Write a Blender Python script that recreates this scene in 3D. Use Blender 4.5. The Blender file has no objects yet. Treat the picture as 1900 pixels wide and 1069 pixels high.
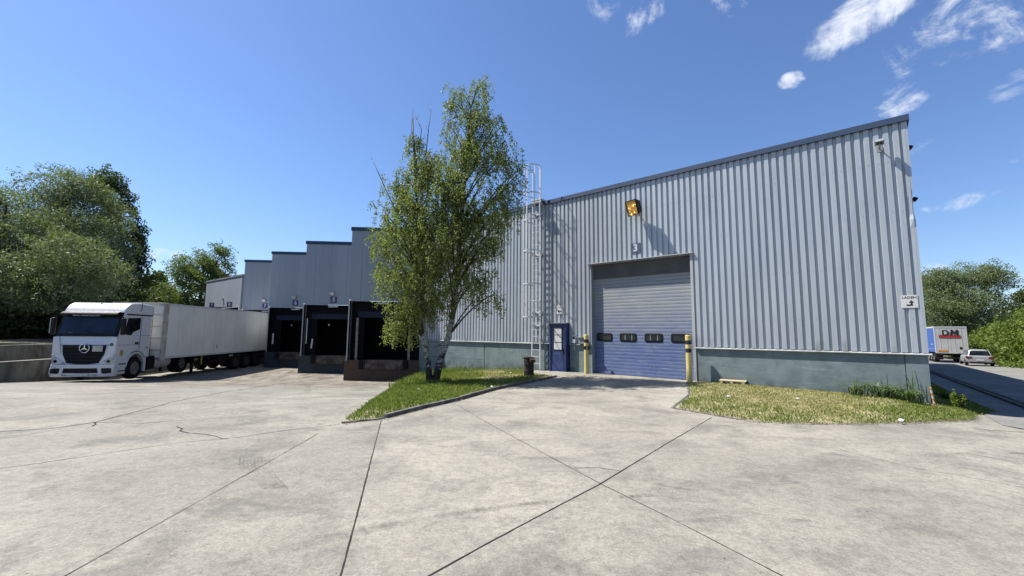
import bpy, math, random
import numpy as np
from mathutils import Vector, Matrix, Euler
R = math.radians
sin, cos, pi = math.sin, math.cos, math.pi
rng = np.random.default_rng(7)
random.seed(7)
scn = bpy.context.scene
COL = scn.collection

# ------------------------------------------------------------------ camera
cam_d = bpy.data.cameras.new('camera')
cam = bpy.data.objects.new('camera', cam_d)
COL.objects.link(cam)
cam_d.sensor_width = 36.0
cam_d.lens = 36.0 * 777.6 / 1900.0
cam_d.clip_start = 0.05
cam_d.clip_end = 6000
pit, rol = R(6.1), R(0.52)
r0 = Vector((1, 0, 0)); u0 = Vector((0, -sin(pit), cos(pit))); f0 = Vector((0, cos(pit), sin(pit)))
r1 = cos(rol) * r0 + sin(rol) * u0
u1 = -sin(rol) * r0 + cos(rol) * u0
cam.matrix_world = Matrix(((r1.x, u1.x, -f0.x, 0), (r1.y, u1.y, -f0.y, 0), (r1.z, u1.z, -f0.z, 1.6), (0, 0, 0, 1)))
scn.camera = cam

# ------------------------------------------------------------------ sun, sky, exposure
SUN_AZ, SUN_EL = -77.0, 56.0
sd = Vector((sin(R(SUN_AZ)) * cos(R(SUN_EL)), cos(R(SUN_AZ)) * cos(R(SUN_EL)), sin(R(SUN_EL))))
sun_d = bpy.data.lights.new('sun', 'SUN')
sun_d.energy = 5.0
sun_d.angle = R(0.5)
sun_d.color = (1.0, 0.955, 0.88)
sun = bpy.data.objects.new('sun', sun_d)
COL.objects.link(sun)
sun.rotation_euler = sd.to_track_quat('Z', 'Y').to_euler()
scn.view_settings.view_transform = 'Standard'
scn.view_settings.look = 'None'
scn.view_settings.gamma = 1.0
scn.view_settings.exposure = 1.12

wd = bpy.data.worlds.new('World')
scn.world = wd
wd.use_nodes = True
nt = wd.node_tree
for n in list(nt.nodes): nt.nodes.remove(n)

class NB:
    """tiny node builder"""
    def __init__(s, tree): s.t = tree
    def n(s, kind, **kw):
        nd = s.t.nodes.new(kind)
        for k, v in kw.items():
            if k.startswith('i_'): nd.inputs[k[2:].replace('_', ' ')].default_value = v
            else: setattr(nd, k, v)
        return nd
    def l(s, a, b): s.t.links.new(a, b)
    def math(s, op, a, b=None, clamp=False):
        m = s.t.nodes.new('ShaderNodeMath'); m.operation = op; m.use_clamp = clamp
        for i, v in enumerate((a, b)):
            if v is None: continue
            if isinstance(v, (int, float)): m.inputs[i].default_value = v
            else: s.l(v, m.inputs[i])
        return m.outputs[0]
    def rng(s, v, a, b, c=0., d=1., smooth=True):
        m = s.t.nodes.new('ShaderNodeMapRange'); m.interpolation_type = 'SMOOTHSTEP' if smooth else 'LINEAR'
        s.l(v, m.inputs[0])
        for i, x in enumerate((a, b, c, d)): m.inputs[i + 1].default_value = x
        return m.outputs[0]
    def noise(s, vec, scale, detail=4., rough=.55, dist=0.):
        nn = s.t.nodes.new('ShaderNodeTexNoise')
        nn.inputs['Scale'].default_value = scale; nn.inputs['Detail'].default_value = detail
        nn.inputs['Roughness'].default_value = rough; nn.inputs['Distortion'].default_value = dist
        if vec is not None: s.l(vec, nn.inputs['Vector'])
        return nn.outputs['Fac']
    def mix(s, f, a, b, mode='MIX'):
        m = s.t.nodes.new('ShaderNodeMix'); m.data_type = 'RGBA'; m.blend_type = mode
        if isinstance(f, (int, float)): m.inputs[0].default_value = f
        else: s.l(f, m.inputs[0])
        for i, v in ((6, a), (7, b)):
            if isinstance(v, (tuple, list)): m.inputs[i].default_value = (*v[:3], 1)
            else: s.l(v, m.inputs[i])
        return m.outputs[2]
    def vmap(s, vec, scale=(1, 1, 1), rot=(0, 0, 0), loc=(0, 0, 0)):
        m = s.t.nodes.new('ShaderNodeMapping')
        m.inputs['Scale'].default_value = scale; m.inputs['Rotation'].default_value = rot; m.inputs['Location'].default_value = loc
        s.l(vec, m.inputs['Vector']); return m.outputs[0]

w = NB(nt)
sky = w.n('ShaderNodeTexSky', sky_type='NISHITA')
sky.sun_disc = False
sky.sun_elevation = R(SUN_EL); sky.sun_rotation = R(SUN_AZ)
sky.air_density = 1.15; sky.dust_density = 0.35; sky.ozone_density = 3.0
tc = w.n('ShaderNodeTexCoord')
dirv = tc.outputs['Generated']
# clouds: (direction, width, height, tilt in degrees, strength), soft patches high in the air
CL = [((.572, .634, .526), .070, .030, 27, 1.35), ((.592, .612, .533), .06, .034, 20, 1.3), ((.645, .618, .455), .035, .018, 20, .75), ((.643, .660, .395), .036, .024, 26, 1.0), ((.508, .725, .465), .019, .012, 5, 1.05),
      ((.655, .600, .462), .07, .04, 28, .6), ((.665, .570, .487), .07, .025, 32, .75), ((.722, .660, .216), .040, .012, 10, 1.0), ((.254, .744, .618), .055, .022, 35, .6),
      ((.173, .751, .637), .035, .020, -40, .45), ((.387, .701, .599), .045, .022, 15, .6), ((.704, .546, .454), .040, .045, 50, .65), ((.735, .573, .371), .040, .018, 25, .6),
      ((-.643, .753, .138), .040, .009, 3, .95), ((.703, .703, .112), .030, .016, 10, .7), ((.66, .64, .30), .05, .012, 15, .25), ((-.8, -.3, .4), .3, .1, 10, .7), ((.3, -.8, .35), .4, .1, 0, .7), ((.75, .60, .27), .05, .012, 12, .4)]
acc = None
for c, a, b, tilt, st in CL:
    c = Vector(c).normalized()
    rt = c.cross(Vector((0, 0, 1))).normalized(); up = rt.cross(c).normalized()
    t = R(tilt); uu = rt * cos(t) + up * sin(t); vv = -rt * sin(t) + up * cos(t)
    sub = w.n('ShaderNodeVectorMath', operation='SUBTRACT'); w.l(dirv, sub.inputs[0]); sub.inputs[1].default_value = c
    d1 = w.n('ShaderNodeVectorMath', operation='DOT_PRODUCT'); w.l(sub.outputs[0], d1.inputs[0]); d1.inputs[1].default_value = uu / a
    d2 = w.n('ShaderNodeVectorMath', operation='DOT_PRODUCT'); w.l(sub.outputs[0], d2.inputs[0]); d2.inputs[1].default_value = vv / b
    q = w.math('ADD', w.math('MULTIPLY', d1.outputs['Value'], d1.outputs['Value']), w.math('MULTIPLY', d2.outputs['Value'], d2.outputs['Value']))
    m = w.math('MULTIPLY', w.rng(q, 0.0, 2.6, 1.0, 0.0), st)
    acc = m if acc is None else w.math('MAXIMUM', acc, m)
nz = w.noise(w.vmap(dirv, (1, 1, 1.1)), 11.0, 9.0, .66, .7)
nz2 = w.noise(w.vmap(dirv, (1, 1, 2.2), (0, 0, .5)), 30.0, 6.0, .6, .2)
den = w.math('ADD', w.math('MULTIPLY', nz, .75), w.math('MULTIPLY', nz2, .25))
cf = w.rng(w.math('ADD', w.math('MULTIPLY', acc, .55), w.math('MULTIPLY', w.math('SUBTRACT', den, .5), 3.2)), .24, 1.0)
cf = w.math('MULTIPLY', cf, w.rng(acc, 0.0, .55))
# low haze whitening towards the horizon on the sun side is the Nishita sky's own; only clouds are mixed in
tint = w.mix(1.0, sky.outputs[0], (.98, 1.12, 1.40), 'MULTIPLY')
skc = w.mix(w.math('MULTIPLY', cf, .88), tint, (8.6, 9.0, 9.8))
bg = w.n('ShaderNodeBackground'); bg.inputs['Strength'].default_value = 0.054
w.l(skc, bg.inputs[0])
ow = w.n('ShaderNodeOutputWorld'); w.l(bg.outputs[0], ow.inputs[0])

# ------------------------------------------------------------------ materials
MATS = {}
def newmat(name):
    m = bpy.data.materials.new(name); m.use_nodes = True
    for n in list(m.node_tree.nodes): m.node_tree.nodes.remove(n)
    MATS[name] = m
    return m, NB(m.node_tree)
ALB = .60
def finish(b, col, rough, metal=0., bump=None, bstr=.2, bdist=.01, spec=.5, coat=0., trans=None):
    p = b.n('ShaderNodeBsdfPrincipled')
    if metal < .8 : col = b.mix(1.0, col, (ALB, ALB, ALB), 'MULTIPLY')
    if isinstance(col, (tuple, list)): p.inputs['Base Color'].default_value = (*col[:3], 1)
    else: b.l(col, p.inputs['Base Color'])
    if isinstance(rough, (int, float)): p.inputs['Roughness'].default_value = rough
    else: b.l(rough, p.inputs['Roughness'])
    p.inputs['Metallic'].default_value = metal
    p.inputs['Specular IOR Level'].default_value = spec
    p.inputs['Coat Weight'].default_value = coat
    if bump is not None:
        bn = b.n('ShaderNodeBump'); bn.inputs['Strength'].default_value = bstr; bn.inputs['Distance'].default_value = bdist
        b.l(bump, bn.inputs['Height']); b.l(bn.outputs[0], p.inputs['Normal'])
    o = b.n('ShaderNodeOutputMaterial')
    b.l(p.outputs[0], o.inputs[0])
    return p
def pm(name, c1, c2=None, scale=4., rough=.6, metal=0., detail=5., bstr=.0, bscale=None, stretch=(1, 1, 1), lo=.35, hi=.65, spec=.5, coat=0., speck=0.):
    m, b = newmat(name)
    if c2 is None: c2 = tuple(x * .8 for x in c1)
    t = b.n('ShaderNodeTexCoord').outputs['Object']
    v = b.vmap(t, stretch)
    f = b.rng(b.noise(v, scale, detail, .6), lo, hi)
    col = b.mix(f, c1, c2)
    if speck:
        s = b.rng(b.noise(t, 70, 3, .7), .35, .7, 1 - speck, 1 + speck)
        hs = b.n('ShaderNodeHueSaturation'); b.l(s, hs.inputs['Value']); b.l(col, hs.inputs['Color']); col = hs.outputs[0]
    rr = b.math('ADD', b.math('MULTIPLY', f, .12), rough - .06)
    bp = b.noise(t, bscale or scale * 6, 4, .6) if bstr else None
    finish(b, col, rr, metal, bp, bstr, .01, spec, coat)
    return m

def concrete_mat(name, base, dark, light, rust=True):
    m, b = newmat(name)
    t = b.n('ShaderNodeTexCoord').outputs['Object']
    big = b.noise(b.vmap(t, (1, 1, 1)), .32, 5, .6, .5)
    med = b.noise(b.vmap(t, (1.0, 1.25, 1), (0, 0, .5)), 1.0, 8, .72, .5)
    fine = b.noise(t, 9, 6, .75)
    grit = b.math('ADD', b.math('MULTIPLY', b.noise(t, 55, 4, .8), .6), b.math('MULTIPLY', b.noise(t, 21, 4, .8), .4))
    col = b.mix(b.rng(big, .40, .62), base, light)
    col = b.mix(b.math('MULTIPLY', b.rng(med, .44, .68), .72), col, dark)
    sm_ = b.noise(b.vmap(t, (.7, 1.1, 1), (0, 0, -.45)), 1.7, 7, .7, .8)
    col = b.mix(b.math('MULTIPLY', b.rng(sm_, .57, .72), .6), col, tuple(x * .72 for x in dark))
    col = b.mix(b.math('MULTIPLY', b.rng(fine, .42, .66), .36), col, tuple(x * .8 for x in dark))
    hs = b.n('ShaderNodeHueSaturation'); b.l(b.rng(grit, .32, .68, .52, 1.45, False), hs.inputs['Value']); b.l(col, hs.inputs['Color']); col = hs.outputs[0]
    # small dark pits and pale chips
    vo = b.n('ShaderNodeTexVoronoi'); vo.inputs['Scale'].default_value = 7.; b.l(t, vo.inputs['Vector'])
    vc = b.n('ShaderNodeSeparateColor'); b.l(vo.outputs['Color'], vc.inputs[0])
    pit_ = b.math('MULTIPLY', b.rng(vo.outputs['Distance'], .05, .10, 1, 0), b.math('GREATER_THAN', vc.outputs[0], .82))
    col = b.mix(b.math('MULTIPLY', pit_, .7), col, tuple(x * .35 for x in dark))
    if rust:
        sp = b.n('ShaderNodeSeparateXYZ'); b.l(t, sp.inputs[0])
        # the slabs between the joints were poured at different times and differ a little in tone
        tone = 1.0
        for (xa, ya, xb, yb, am) in ((-2.35, 7.82, -1.11, 2.94, .07), (3.89, 8.34, .25, 3.87, -.08), (-1.17, 9.47, 1.42, 3.82, .06), (-7.17, 7.43, -2.95, 7.43, -.05)):
            nx, ny = -(yb - ya), xb - xa; ln = (nx * nx + ny * ny) ** .5; nx, ny = nx / ln, ny / ln
            dd = b.math('ADD', b.math('MULTIPLY', b.math('SUBTRACT', sp.outputs[0], xa), nx), b.math('MULTIPLY', b.math('SUBTRACT', sp.outputs[1], ya), ny))
            tone = b.math('ADD', b.rng(dd, -.006, .006, -am / 2, am / 2), tone)
        h3 = b.n('ShaderNodeHueSaturation'); b.l(tone, h3.inputs['Value']); b.l(col, h3.inputs['Color']); col = h3.outputs[0]
        vo2 = b.n('ShaderNodeTexVoronoi'); vo2.inputs['Scale'].default_value = .62
        nv = b.n('ShaderNodeTexNoise'); nv.inputs['Scale'].default_value = 3.5; b.l(t, nv.inputs['Vector'])
        va = b.n('ShaderNodeVectorMath', operation='ADD'); sc2 = b.n('ShaderNodeVectorMath', operation='SCALE'); sc2.inputs['Scale'].default_value = .35
        b.l(nv.outputs['Color'], sc2.inputs[0]); b.l(t, va.inputs[0]); b.l(sc2.outputs[0], va.inputs[1]); b.l(va.outputs[0], vo2.inputs['Vector'])
        vc2 = b.n('ShaderNodeSeparateColor'); b.l(vo2.outputs['Color'], vc2.inputs[0])
        oil = b.math('MULTIPLY', b.rng(vo2.outputs['Distance'], .06, .17, 1, 0), b.math('GREATER_THAN', vc2.outputs[0], .72))
        col = b.mix(b.math('MULTIPLY', oil, .42), col, tuple(x * .55 for x in dark))
        # rusty water stains fanning out from the loading docks
        k = b.math('ADD', b.math('MULTIPLY', sp.outputs[0], .651), b.math('MULTIPLY', sp.outputs[1], .759))
        near = b.math('MULTIPLY', b.rng(sp.outputs[1], 13.5, 19.5), b.math('MULTIPLY', b.rng(sp.outputs[0], -3.0, -5.0), b.rng(sp.outputs[0], -19.0, -14.0)))
        rn = b.noise(b.vmap(t, (.9, .32, 1), (0, 0, .12)), 1.6, 6, .65, .6)
        col = b.mix(b.math('MULTIPLY', near, b.rng(rn, .44, .64, .08, .70)), col, (.15, .095, .055))
        rn2 = b.noise(b.vmap(t, (1.2, .4, 1), (0, 0, -.3), (4, 2, 0)), 1.9, 6, .65, .6)
        col = b.mix(b.math('MULTIPLY', near, b.rng(rn2, .46, .64, 0, .75)), col, (.10, .075, .06))
    hb = b.math('ADD', b.math('MULTIPLY', grit, .6), fine)
    finish(b, col, .88, 0, hb, .35, .012, .3)
    return m
concrete_mat('yard_concrete', (.326, .307, .258), (.172, .165, .147), (.415, .392, .325))
concrete_mat('road_asphalt', (.27, .262, .245), (.17, .166, .158), (.34, .33, .305), False)
pm('joint_seal', (.028, .026, .024), (.06, .056, .05), 6, .9, spec=.12)
pm('dirt', (.10, .085, .055), (.05, .055, .025), 1.2, .95, bstr=.5)
pm('island_soil', (.40, .34, .185), (.20, .20, .08), 1.7, .95, bstr=.5, detail=8)
pm('far_ground', (.06, .08, .03), (.09, .085, .04), .05, .95)
pm('kerb_concrete', (.20, .19, .17), (.08, .076, .07), 5, .9, bstr=.4)

def cladding_mat(name, c, c2, streak, metal=.25, rough=.42):
    m, b = newmat(name)
    t = b.n('ShaderNodeTexCoord').outputs['Object']
    n1 = b.noise(b.vmap(t, (3, 3, .25)), 1.6, 5, .6)
    n2 = b.noise(t, 42, 4, .75)
    n3 = b.noise(b.vmap(t, (1, 1, .6)), .7, 4, .6)
    col = b.mix(b.rng(n1, .35, .7), c, c2)
    col = b.mix(b.math('MULTIPLY', b.rng(n3, .5, .75), .35), col, streak)
    hs = b.n('ShaderNodeHueSaturation'); b.l(b.rng(n2, .3, .7, .90, 1.09, False), hs.inputs['Value']); b.l(col, hs.inputs['Color'])
    sp = b.n('ShaderNodeSeparateXYZ'); b.l(t, sp.inputs[0])
    wn = b.n('ShaderNodeTexWhiteNoise', noise_dimensions='1D'); b.l(b.math('FLOOR', b.math('MULTIPLY', sp.outputs[0], 1.023)), wn.inputs['W'])
    h2 = b.n('ShaderNodeHueSaturation'); b.l(b.rng(wn.outputs[0], 0, 1, .93, 1.05, False), h2.inputs['Value']); b.l(hs.outputs[0], h2.inputs['Color']); hs = h2
    # green-grey growth and splash dirt on the lowest few centimetres of sheet
    low = b.math('MULTIPLY', b.rng(sp.outputs[2], 1.62, 1.2), b.rng(b.noise(b.vmap(t, (2.5, 2.5, .6)), 1.4, 4, .6), .5, .72))
    col2 = b.mix(b.math('MULTIPLY', low, .55), hs.outputs[0], (.16, .15, .13))
    finish(b, col2, b.rng(n2, .3, .7, rough - .06, rough + .1), metal, n2, .06, .004)
    return m
cladding_mat('cladding', (.615, .665, .71), (.53, .58, .63), (.41, .44, .45))
cladding_mat('flat_panel', (.40, .44, .50), (.37, .41, .47), (.33, .365, .41), .15, .5)
cladding_mat('pale_trim', (.60, .62, .62), (.5, .52, .52), (.42, .42, .40), .1, .5)
pm('navy_fascia', (.016, .050, .125), (.024, .064, .145), 1.5, .7, bstr=.05)
pm('roof_sheet', (.22, .24, .26), (.17, .18, .2), 1, .6)

def plinth_mat(name, base, dark, rust=0.):
    m, b = newmat(name)
    t = b.n('ShaderNodeTexCoord').outputs['Object']
    n1 = b.noise(b.vmap(t, (1, 1, 1)), 1.3, 7, .68, .8)
    n2 = b.noise(b.vmap(t, (.6, .6, 5), (0, .12, 0)), 2.6, 6, .65, 1.2)
    n3 = b.noise(t, 30, 4, .7)
    col = b.mix(b.rng(n1, .35, .68), base, dark)
    col = b.mix(b.math('MULTIPLY', b.rng(n2, .52, .72), .5), col, tuple(min(1, x * 1.45 + .015) for x in base))
    col = b.mix(b.math('MULTIPLY', b.rng(n3, .55, .75), .35), col, dark)
    ns = b.noise(b.vmap(t, (7, 7, .7)), 1.4, 5, .6)
    col = b.mix(b.math('MULTIPLY', b.rng(ns, .55, .75), .4), col, tuple(x * .55 for x in dark))
    sp = b.n('ShaderNodeSeparateXYZ'); b.l(t, sp.inputs[0])
    lo = b.math('MULTIPLY', b.rng(sp.outputs[2], .42, .0), b.rng(b.noise(t, 2.2, 5, .7), .35, .65))
    if not rust: col = b.mix(b.math('MULTIPLY', lo, .7), col, (.045, .05, .045))
    if rust:
        rn = b.noise(b.vmap(t, (1.6, 1.6, .5)), 1.8, 6, .65, .5)
        col = b.mix(b.math('MULTIPLY', b.rng(rn, .32, .55), rust), col, (.12, .055, .025))
    vo = b.n('ShaderNodeTexVoronoi'); vo.inputs['Scale'].default_value = 3.3; b.l(b.vmap(t, (1, 1, .22), (0, .5, 0)), vo.inputs['Vector'])
    vc = b.n('ShaderNodeSeparateColor'); b.l(vo.outputs['Color'], vc.inputs[0])
    sc = b.math('MULTIPLY', b.rng(vo.outputs['Distance'], .015, .035, 1, 0), b.math('GREATER_THAN', vc.outputs[0], .7))
    col = b.mix(b.math('MULTIPLY', sc, .5), col, (.5, .52, .5))
    finish(b, col, .62, 0, n3, .12, .006, .4)
    return m
plinth_mat('teal_plinth', (.24, .305, .31), (.155, .21, .22))
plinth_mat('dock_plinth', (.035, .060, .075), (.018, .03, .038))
plinth_mat('rusty_dock_plinth', (.05, .06, .06), (.025, .035, .04), .9)

def door_mat():
    m, b = newmat('blue_door')
    t = b.n('ShaderNodeTexCoord').outputs['Object']
    sp = b.n('ShaderNodeSeparateXYZ'); b.l(t, sp.inputs[0])
    n1 = b.noise(b.vmap(t, (1, 1, 2.5)), 1.4, 7, .68, .5)
    n2 = b.noise(b.vmap(t, (1.2, 1.2, 7)), 1.8, 6, .7)
    # faded chalky paint: greyer high up, deeper blue where it was rubbed near the bottom
    f = b.math('ADD', b.rng(sp.outputs[2], .6, 3.0, 0., .9), b.math('MULTIPLY', b.math('SUBTRACT', n1, .5), 1.1), True)
    col = b.mix(f, (.145, .20, .40), (.395, .42, .43))
    col = b.mix(b.math('MULTIPLY', b.rng(n2, .55, .72), .55), col, (.43, .47, .52))
    col = b.mix(b.math('MULTIPLY', b.rng(b.noise(t, 3.2, 6, .7, 1.), .56, .68), b.rng(sp.outputs[2], 1.9, .8, .1, .7)), col, (.07, .115, .28))
    finish(b, col, .5, 0, b.noise(t, 18, 4, .7), .12, .006, .45)
door_mat()
pm('navy_door', (.028, .048, .16), (.045, .07, .22), 3, .4)
pm('sign_blue', (.022, .036, .15), (.03, .05, .18), 5, .4)
pm('faded_sign_blue', (.06, .09, .17), (.08, .11, .19), 5, .5)
pm('sign_white', (.80, .80, .79), (.72, .72, .70), 8, .5)
pm('ink', (.012, .013, .02), (.02, .02, .03), 8, .5)
pm('black_rubber', (.012, .012, .013), (.025, .025, .025), 8, .75, bstr=.2, spec=.12)
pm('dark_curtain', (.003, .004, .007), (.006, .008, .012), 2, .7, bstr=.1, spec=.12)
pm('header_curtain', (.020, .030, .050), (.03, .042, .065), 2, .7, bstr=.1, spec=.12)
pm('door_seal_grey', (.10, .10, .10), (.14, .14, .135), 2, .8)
pm('interior_shade', (.004, .004, .004), (.007, .007, .007), 2, .9, spec=.12)  # near-black colour stands in for the shade inside the docks
pm('galvanised', (.88, .89, .90), (.72, .74, .75), 14, .42, .2)
pm('guard_cream', (.36, .33, .27), (.22, .19, .15), 5, .7)
pm('worn_shaded_steel', (.15, .12, .10), (.055, .035, .028), 3.2, .55, .35, bstr=.2, detail=8)  # worn dock steel; its dark tone also paints shade on the trailer rims
pm('rust', (.12, .045, .022), (.05, .028, .022), 9, .85, bstr=.5)
pm('rust_dark', (.045, .025, .02), (.02, .016, .016), 9, .85, bstr=.5)
pm('bollard_yellow', (.88, .70, .23), (.74, .58, .20), 3, .5, bstr=.08, speck=.06, stretch=(1, 1, .4))
pm('bollard_black', (.012, .012, .012), (.02, .02, .02), 6, .55)
pm('wood', (.62, .52, .30), (.50, .40, .21), 6, .7, stretch=(1, 8, 8), bstr=.2)
pm('truck_white', (.90, .91, .93), (.84, .85, .88), 1.2, .28, coat=.3)
pm('trailer_white', (1.05, 1.04, .96), (.93, .92, .85), .7, .42, detail=6)
pm('trailer_front', (.72, .68, .60), (.45, .42, .36), 2.2, .6, detail=7)
pm('truck_black', (.008, .008, .009), (.014, .014, .015), 5, .5, spec=.2)
pm('chassis_black', (.012, .012, .013), (.022, .02, .018), 5, .7, spec=.12)
pm('tyre', (.013, .013, .013), (.024, .023, .022), 9, .85, bstr=.2, spec=.12)
pm('rim_metal', (.30, .30, .31), (.18, .18, .18), 12, .4, .6)
pm('chrome', (.7, .72, .74), (.6, .62, .64), 8, .18, .9)
pm('orange_plastic', (.75, .25, .03), (.8, .35, .05), 5, .4)
pm('hi_vis', (.16, .22, .03), (.10, .14, .02), 8, .7)
pm('blue_tarp', (.045, .13, .48), (.05, .15, .53), 1.2, .45, stretch=(1, 1, .2), bstr=.15)
pm('trailer_door_grey', (.70, .71, .68), (.60, .61, .58), 1.4, .5, detail=6)
pm('red_paint', (.50, .045, .045), (.44, .04, .04), 5, .5)
pm('car_silver', (.52, .53, .55), (.47, .48, .50), 2, .33, .35, coat=.1)
pm('tail_red', (.20, .015, .015), (.15, .015, .015), 5, .25)
pm('old_concrete', (.20, .19, .165), (.085, .082, .06), 1.4, .9, bstr=.4, detail=8, stretch=(1.6, 1.6, .6), speck=.2)
pm('old_concrete_cap', (.34, .33, .29), (.26, .25, .22), 3, .9, bstr=.3)
pm('litter_white', (.72, .72, .70), (.55, .55, .5), 12, .7)
pm('bark_dark', (.045, .036, .028), (.09, .075, .06), 5, .9, bstr=.6, stretch=(1, 1, .3))
pm('tag_yellow', (.50, .42, .06), (.42, .34, .05), 12, .5)
pm('tag_green', (.03, .16, .12), (.03, .13, .1), 12, .5)
def birch_mat():
    m, b = newmat('birch_bark')
    t = b.n('ShaderNodeTexCoord').outputs['Object']
    sp = b.n('ShaderNodeSeparateXYZ'); b.l(t, sp.inputs[0])
    n1 = b.noise(b.vmap(t, (2.2, 2.2, 5)), 2.4, 5, .7, .7)
    low = b.rng(sp.outputs[2], 1.7, .0, 0, .20)
    f = b.rng(b.math('ADD', b.math('ADD', n1, low), b.rng(sp.outputs[2], 2.5, 6.5, 0, .16)), .50, .62)
    col = b.mix(f, (.46, .45, .41), (.025, .022, .02))
    finish(b, col, .75, 0, n1, .5, .02)
birch_mat()
def glass_mat(name, col, rough=.08):
    m, b = newmat(name)
    t = b.n('ShaderNodeTexCoord').outputs['Object']
    c = b.mix(b.rng(b.noise(t, 2.5, 4, .6), .4, .65), col, tuple(x * 2.2 + .004 for x in col))
    finish(b, c, rough, 0, None, spec=.35)
glass_mat('windscreen_glass', (.004, .008, .022), .12)
glass_mat('dark_glass', (.006, .007, .008))
glass_mat('dusty_glass', (.020, .024, .024), .3)
glass_mat('lamp_glass', (.45, .46, .47), .12)
def amber_mat():
    m, b = newmat('amber_lens')
    t = b.n('ShaderNodeTexCoord').outputs['Object']
    n1 = b.noise(t, 7, 3, .6, 1.5)
    col = b.mix(b.rng(n1, .38, .62), (1.15, .50, .05), (1.4, .80, .16))
    finish(b, col, .25, .35, n1, .9, .06, .8)
amber_mat()
def leaf_mat(name, c1, c2, c3, tr=.35, rough=.55):
    m, b = newmat(name)
    g_ = b.n('ShaderNodeNewGeometry')
    r_ = g_.outputs['Random Per Island']
    t = b.n('ShaderNodeTexCoord').outputs['Object']
    col = b.mix(b.rng(r_, .0, .75, 0, 1, False), c1, c2)
    col = b.mix(b.math('MULTIPLY', b.rng(b.noise(t, .9, 4, .6), .42, .68), .7), col, c3)
    col = b.mix(1.0, col, (.80, .80, .80), 'MULTIPLY')
    d = b.n('ShaderNodeBsdfPrincipled'); d.inputs['Roughness'].default_value = rough; d.inputs['Specular IOR Level'].default_value = .15
    b.l(col, d.inputs['Base Color'])
    tl = b.n('ShaderNodeBsdfTranslucent')
    tcol = b.mix(.6, col, (.20, .30, .02)); b.l(tcol, tl.inputs[0])
    mx = b.n('ShaderNodeMixShader'); mx.inputs[0].default_value = tr
    b.l(d.outputs[0], mx.inputs[1]); b.l(tl.outputs[0], mx.inputs[2])
    o = b.n('ShaderNodeOutputMaterial'); b.l(mx.outputs[0], o.inputs[0])
leaf_mat('birch_leaf', (.145, .172, .045), (.28, .305, .11), (.185, .21, .05), .42, .5)
leaf_mat('willow_leaf', (.10, .125, .055), (.30, .33, .20), (.10, .14, .04), .24)
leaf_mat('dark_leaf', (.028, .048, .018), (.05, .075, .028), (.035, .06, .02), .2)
leaf_mat('mid_leaf', (.09, .125, .045), (.18, .22, .09), (.12, .16, .04), .30)
leaf_mat('hedge_leaf', (.07, .11, .022), (.155, .205, .04), (.11, .155, .028), .28)
leaf_mat('far_leaf', (.11, .145, .07), (.20, .24, .13), (.13, .17, .075), .28)
leaf_mat('weed_leaf', (.07, .11, .045), (.12, .17, .07), (.09, .14, .05), .25)
leaf_mat('green_blade', (.125, .175, .04), (.22, .26, .065), (.17, .21, .045), .3)
leaf_mat('dry_blade', (.50, .42, .21), (.42, .37, .16), (.34, .33, .12), .25)

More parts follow.
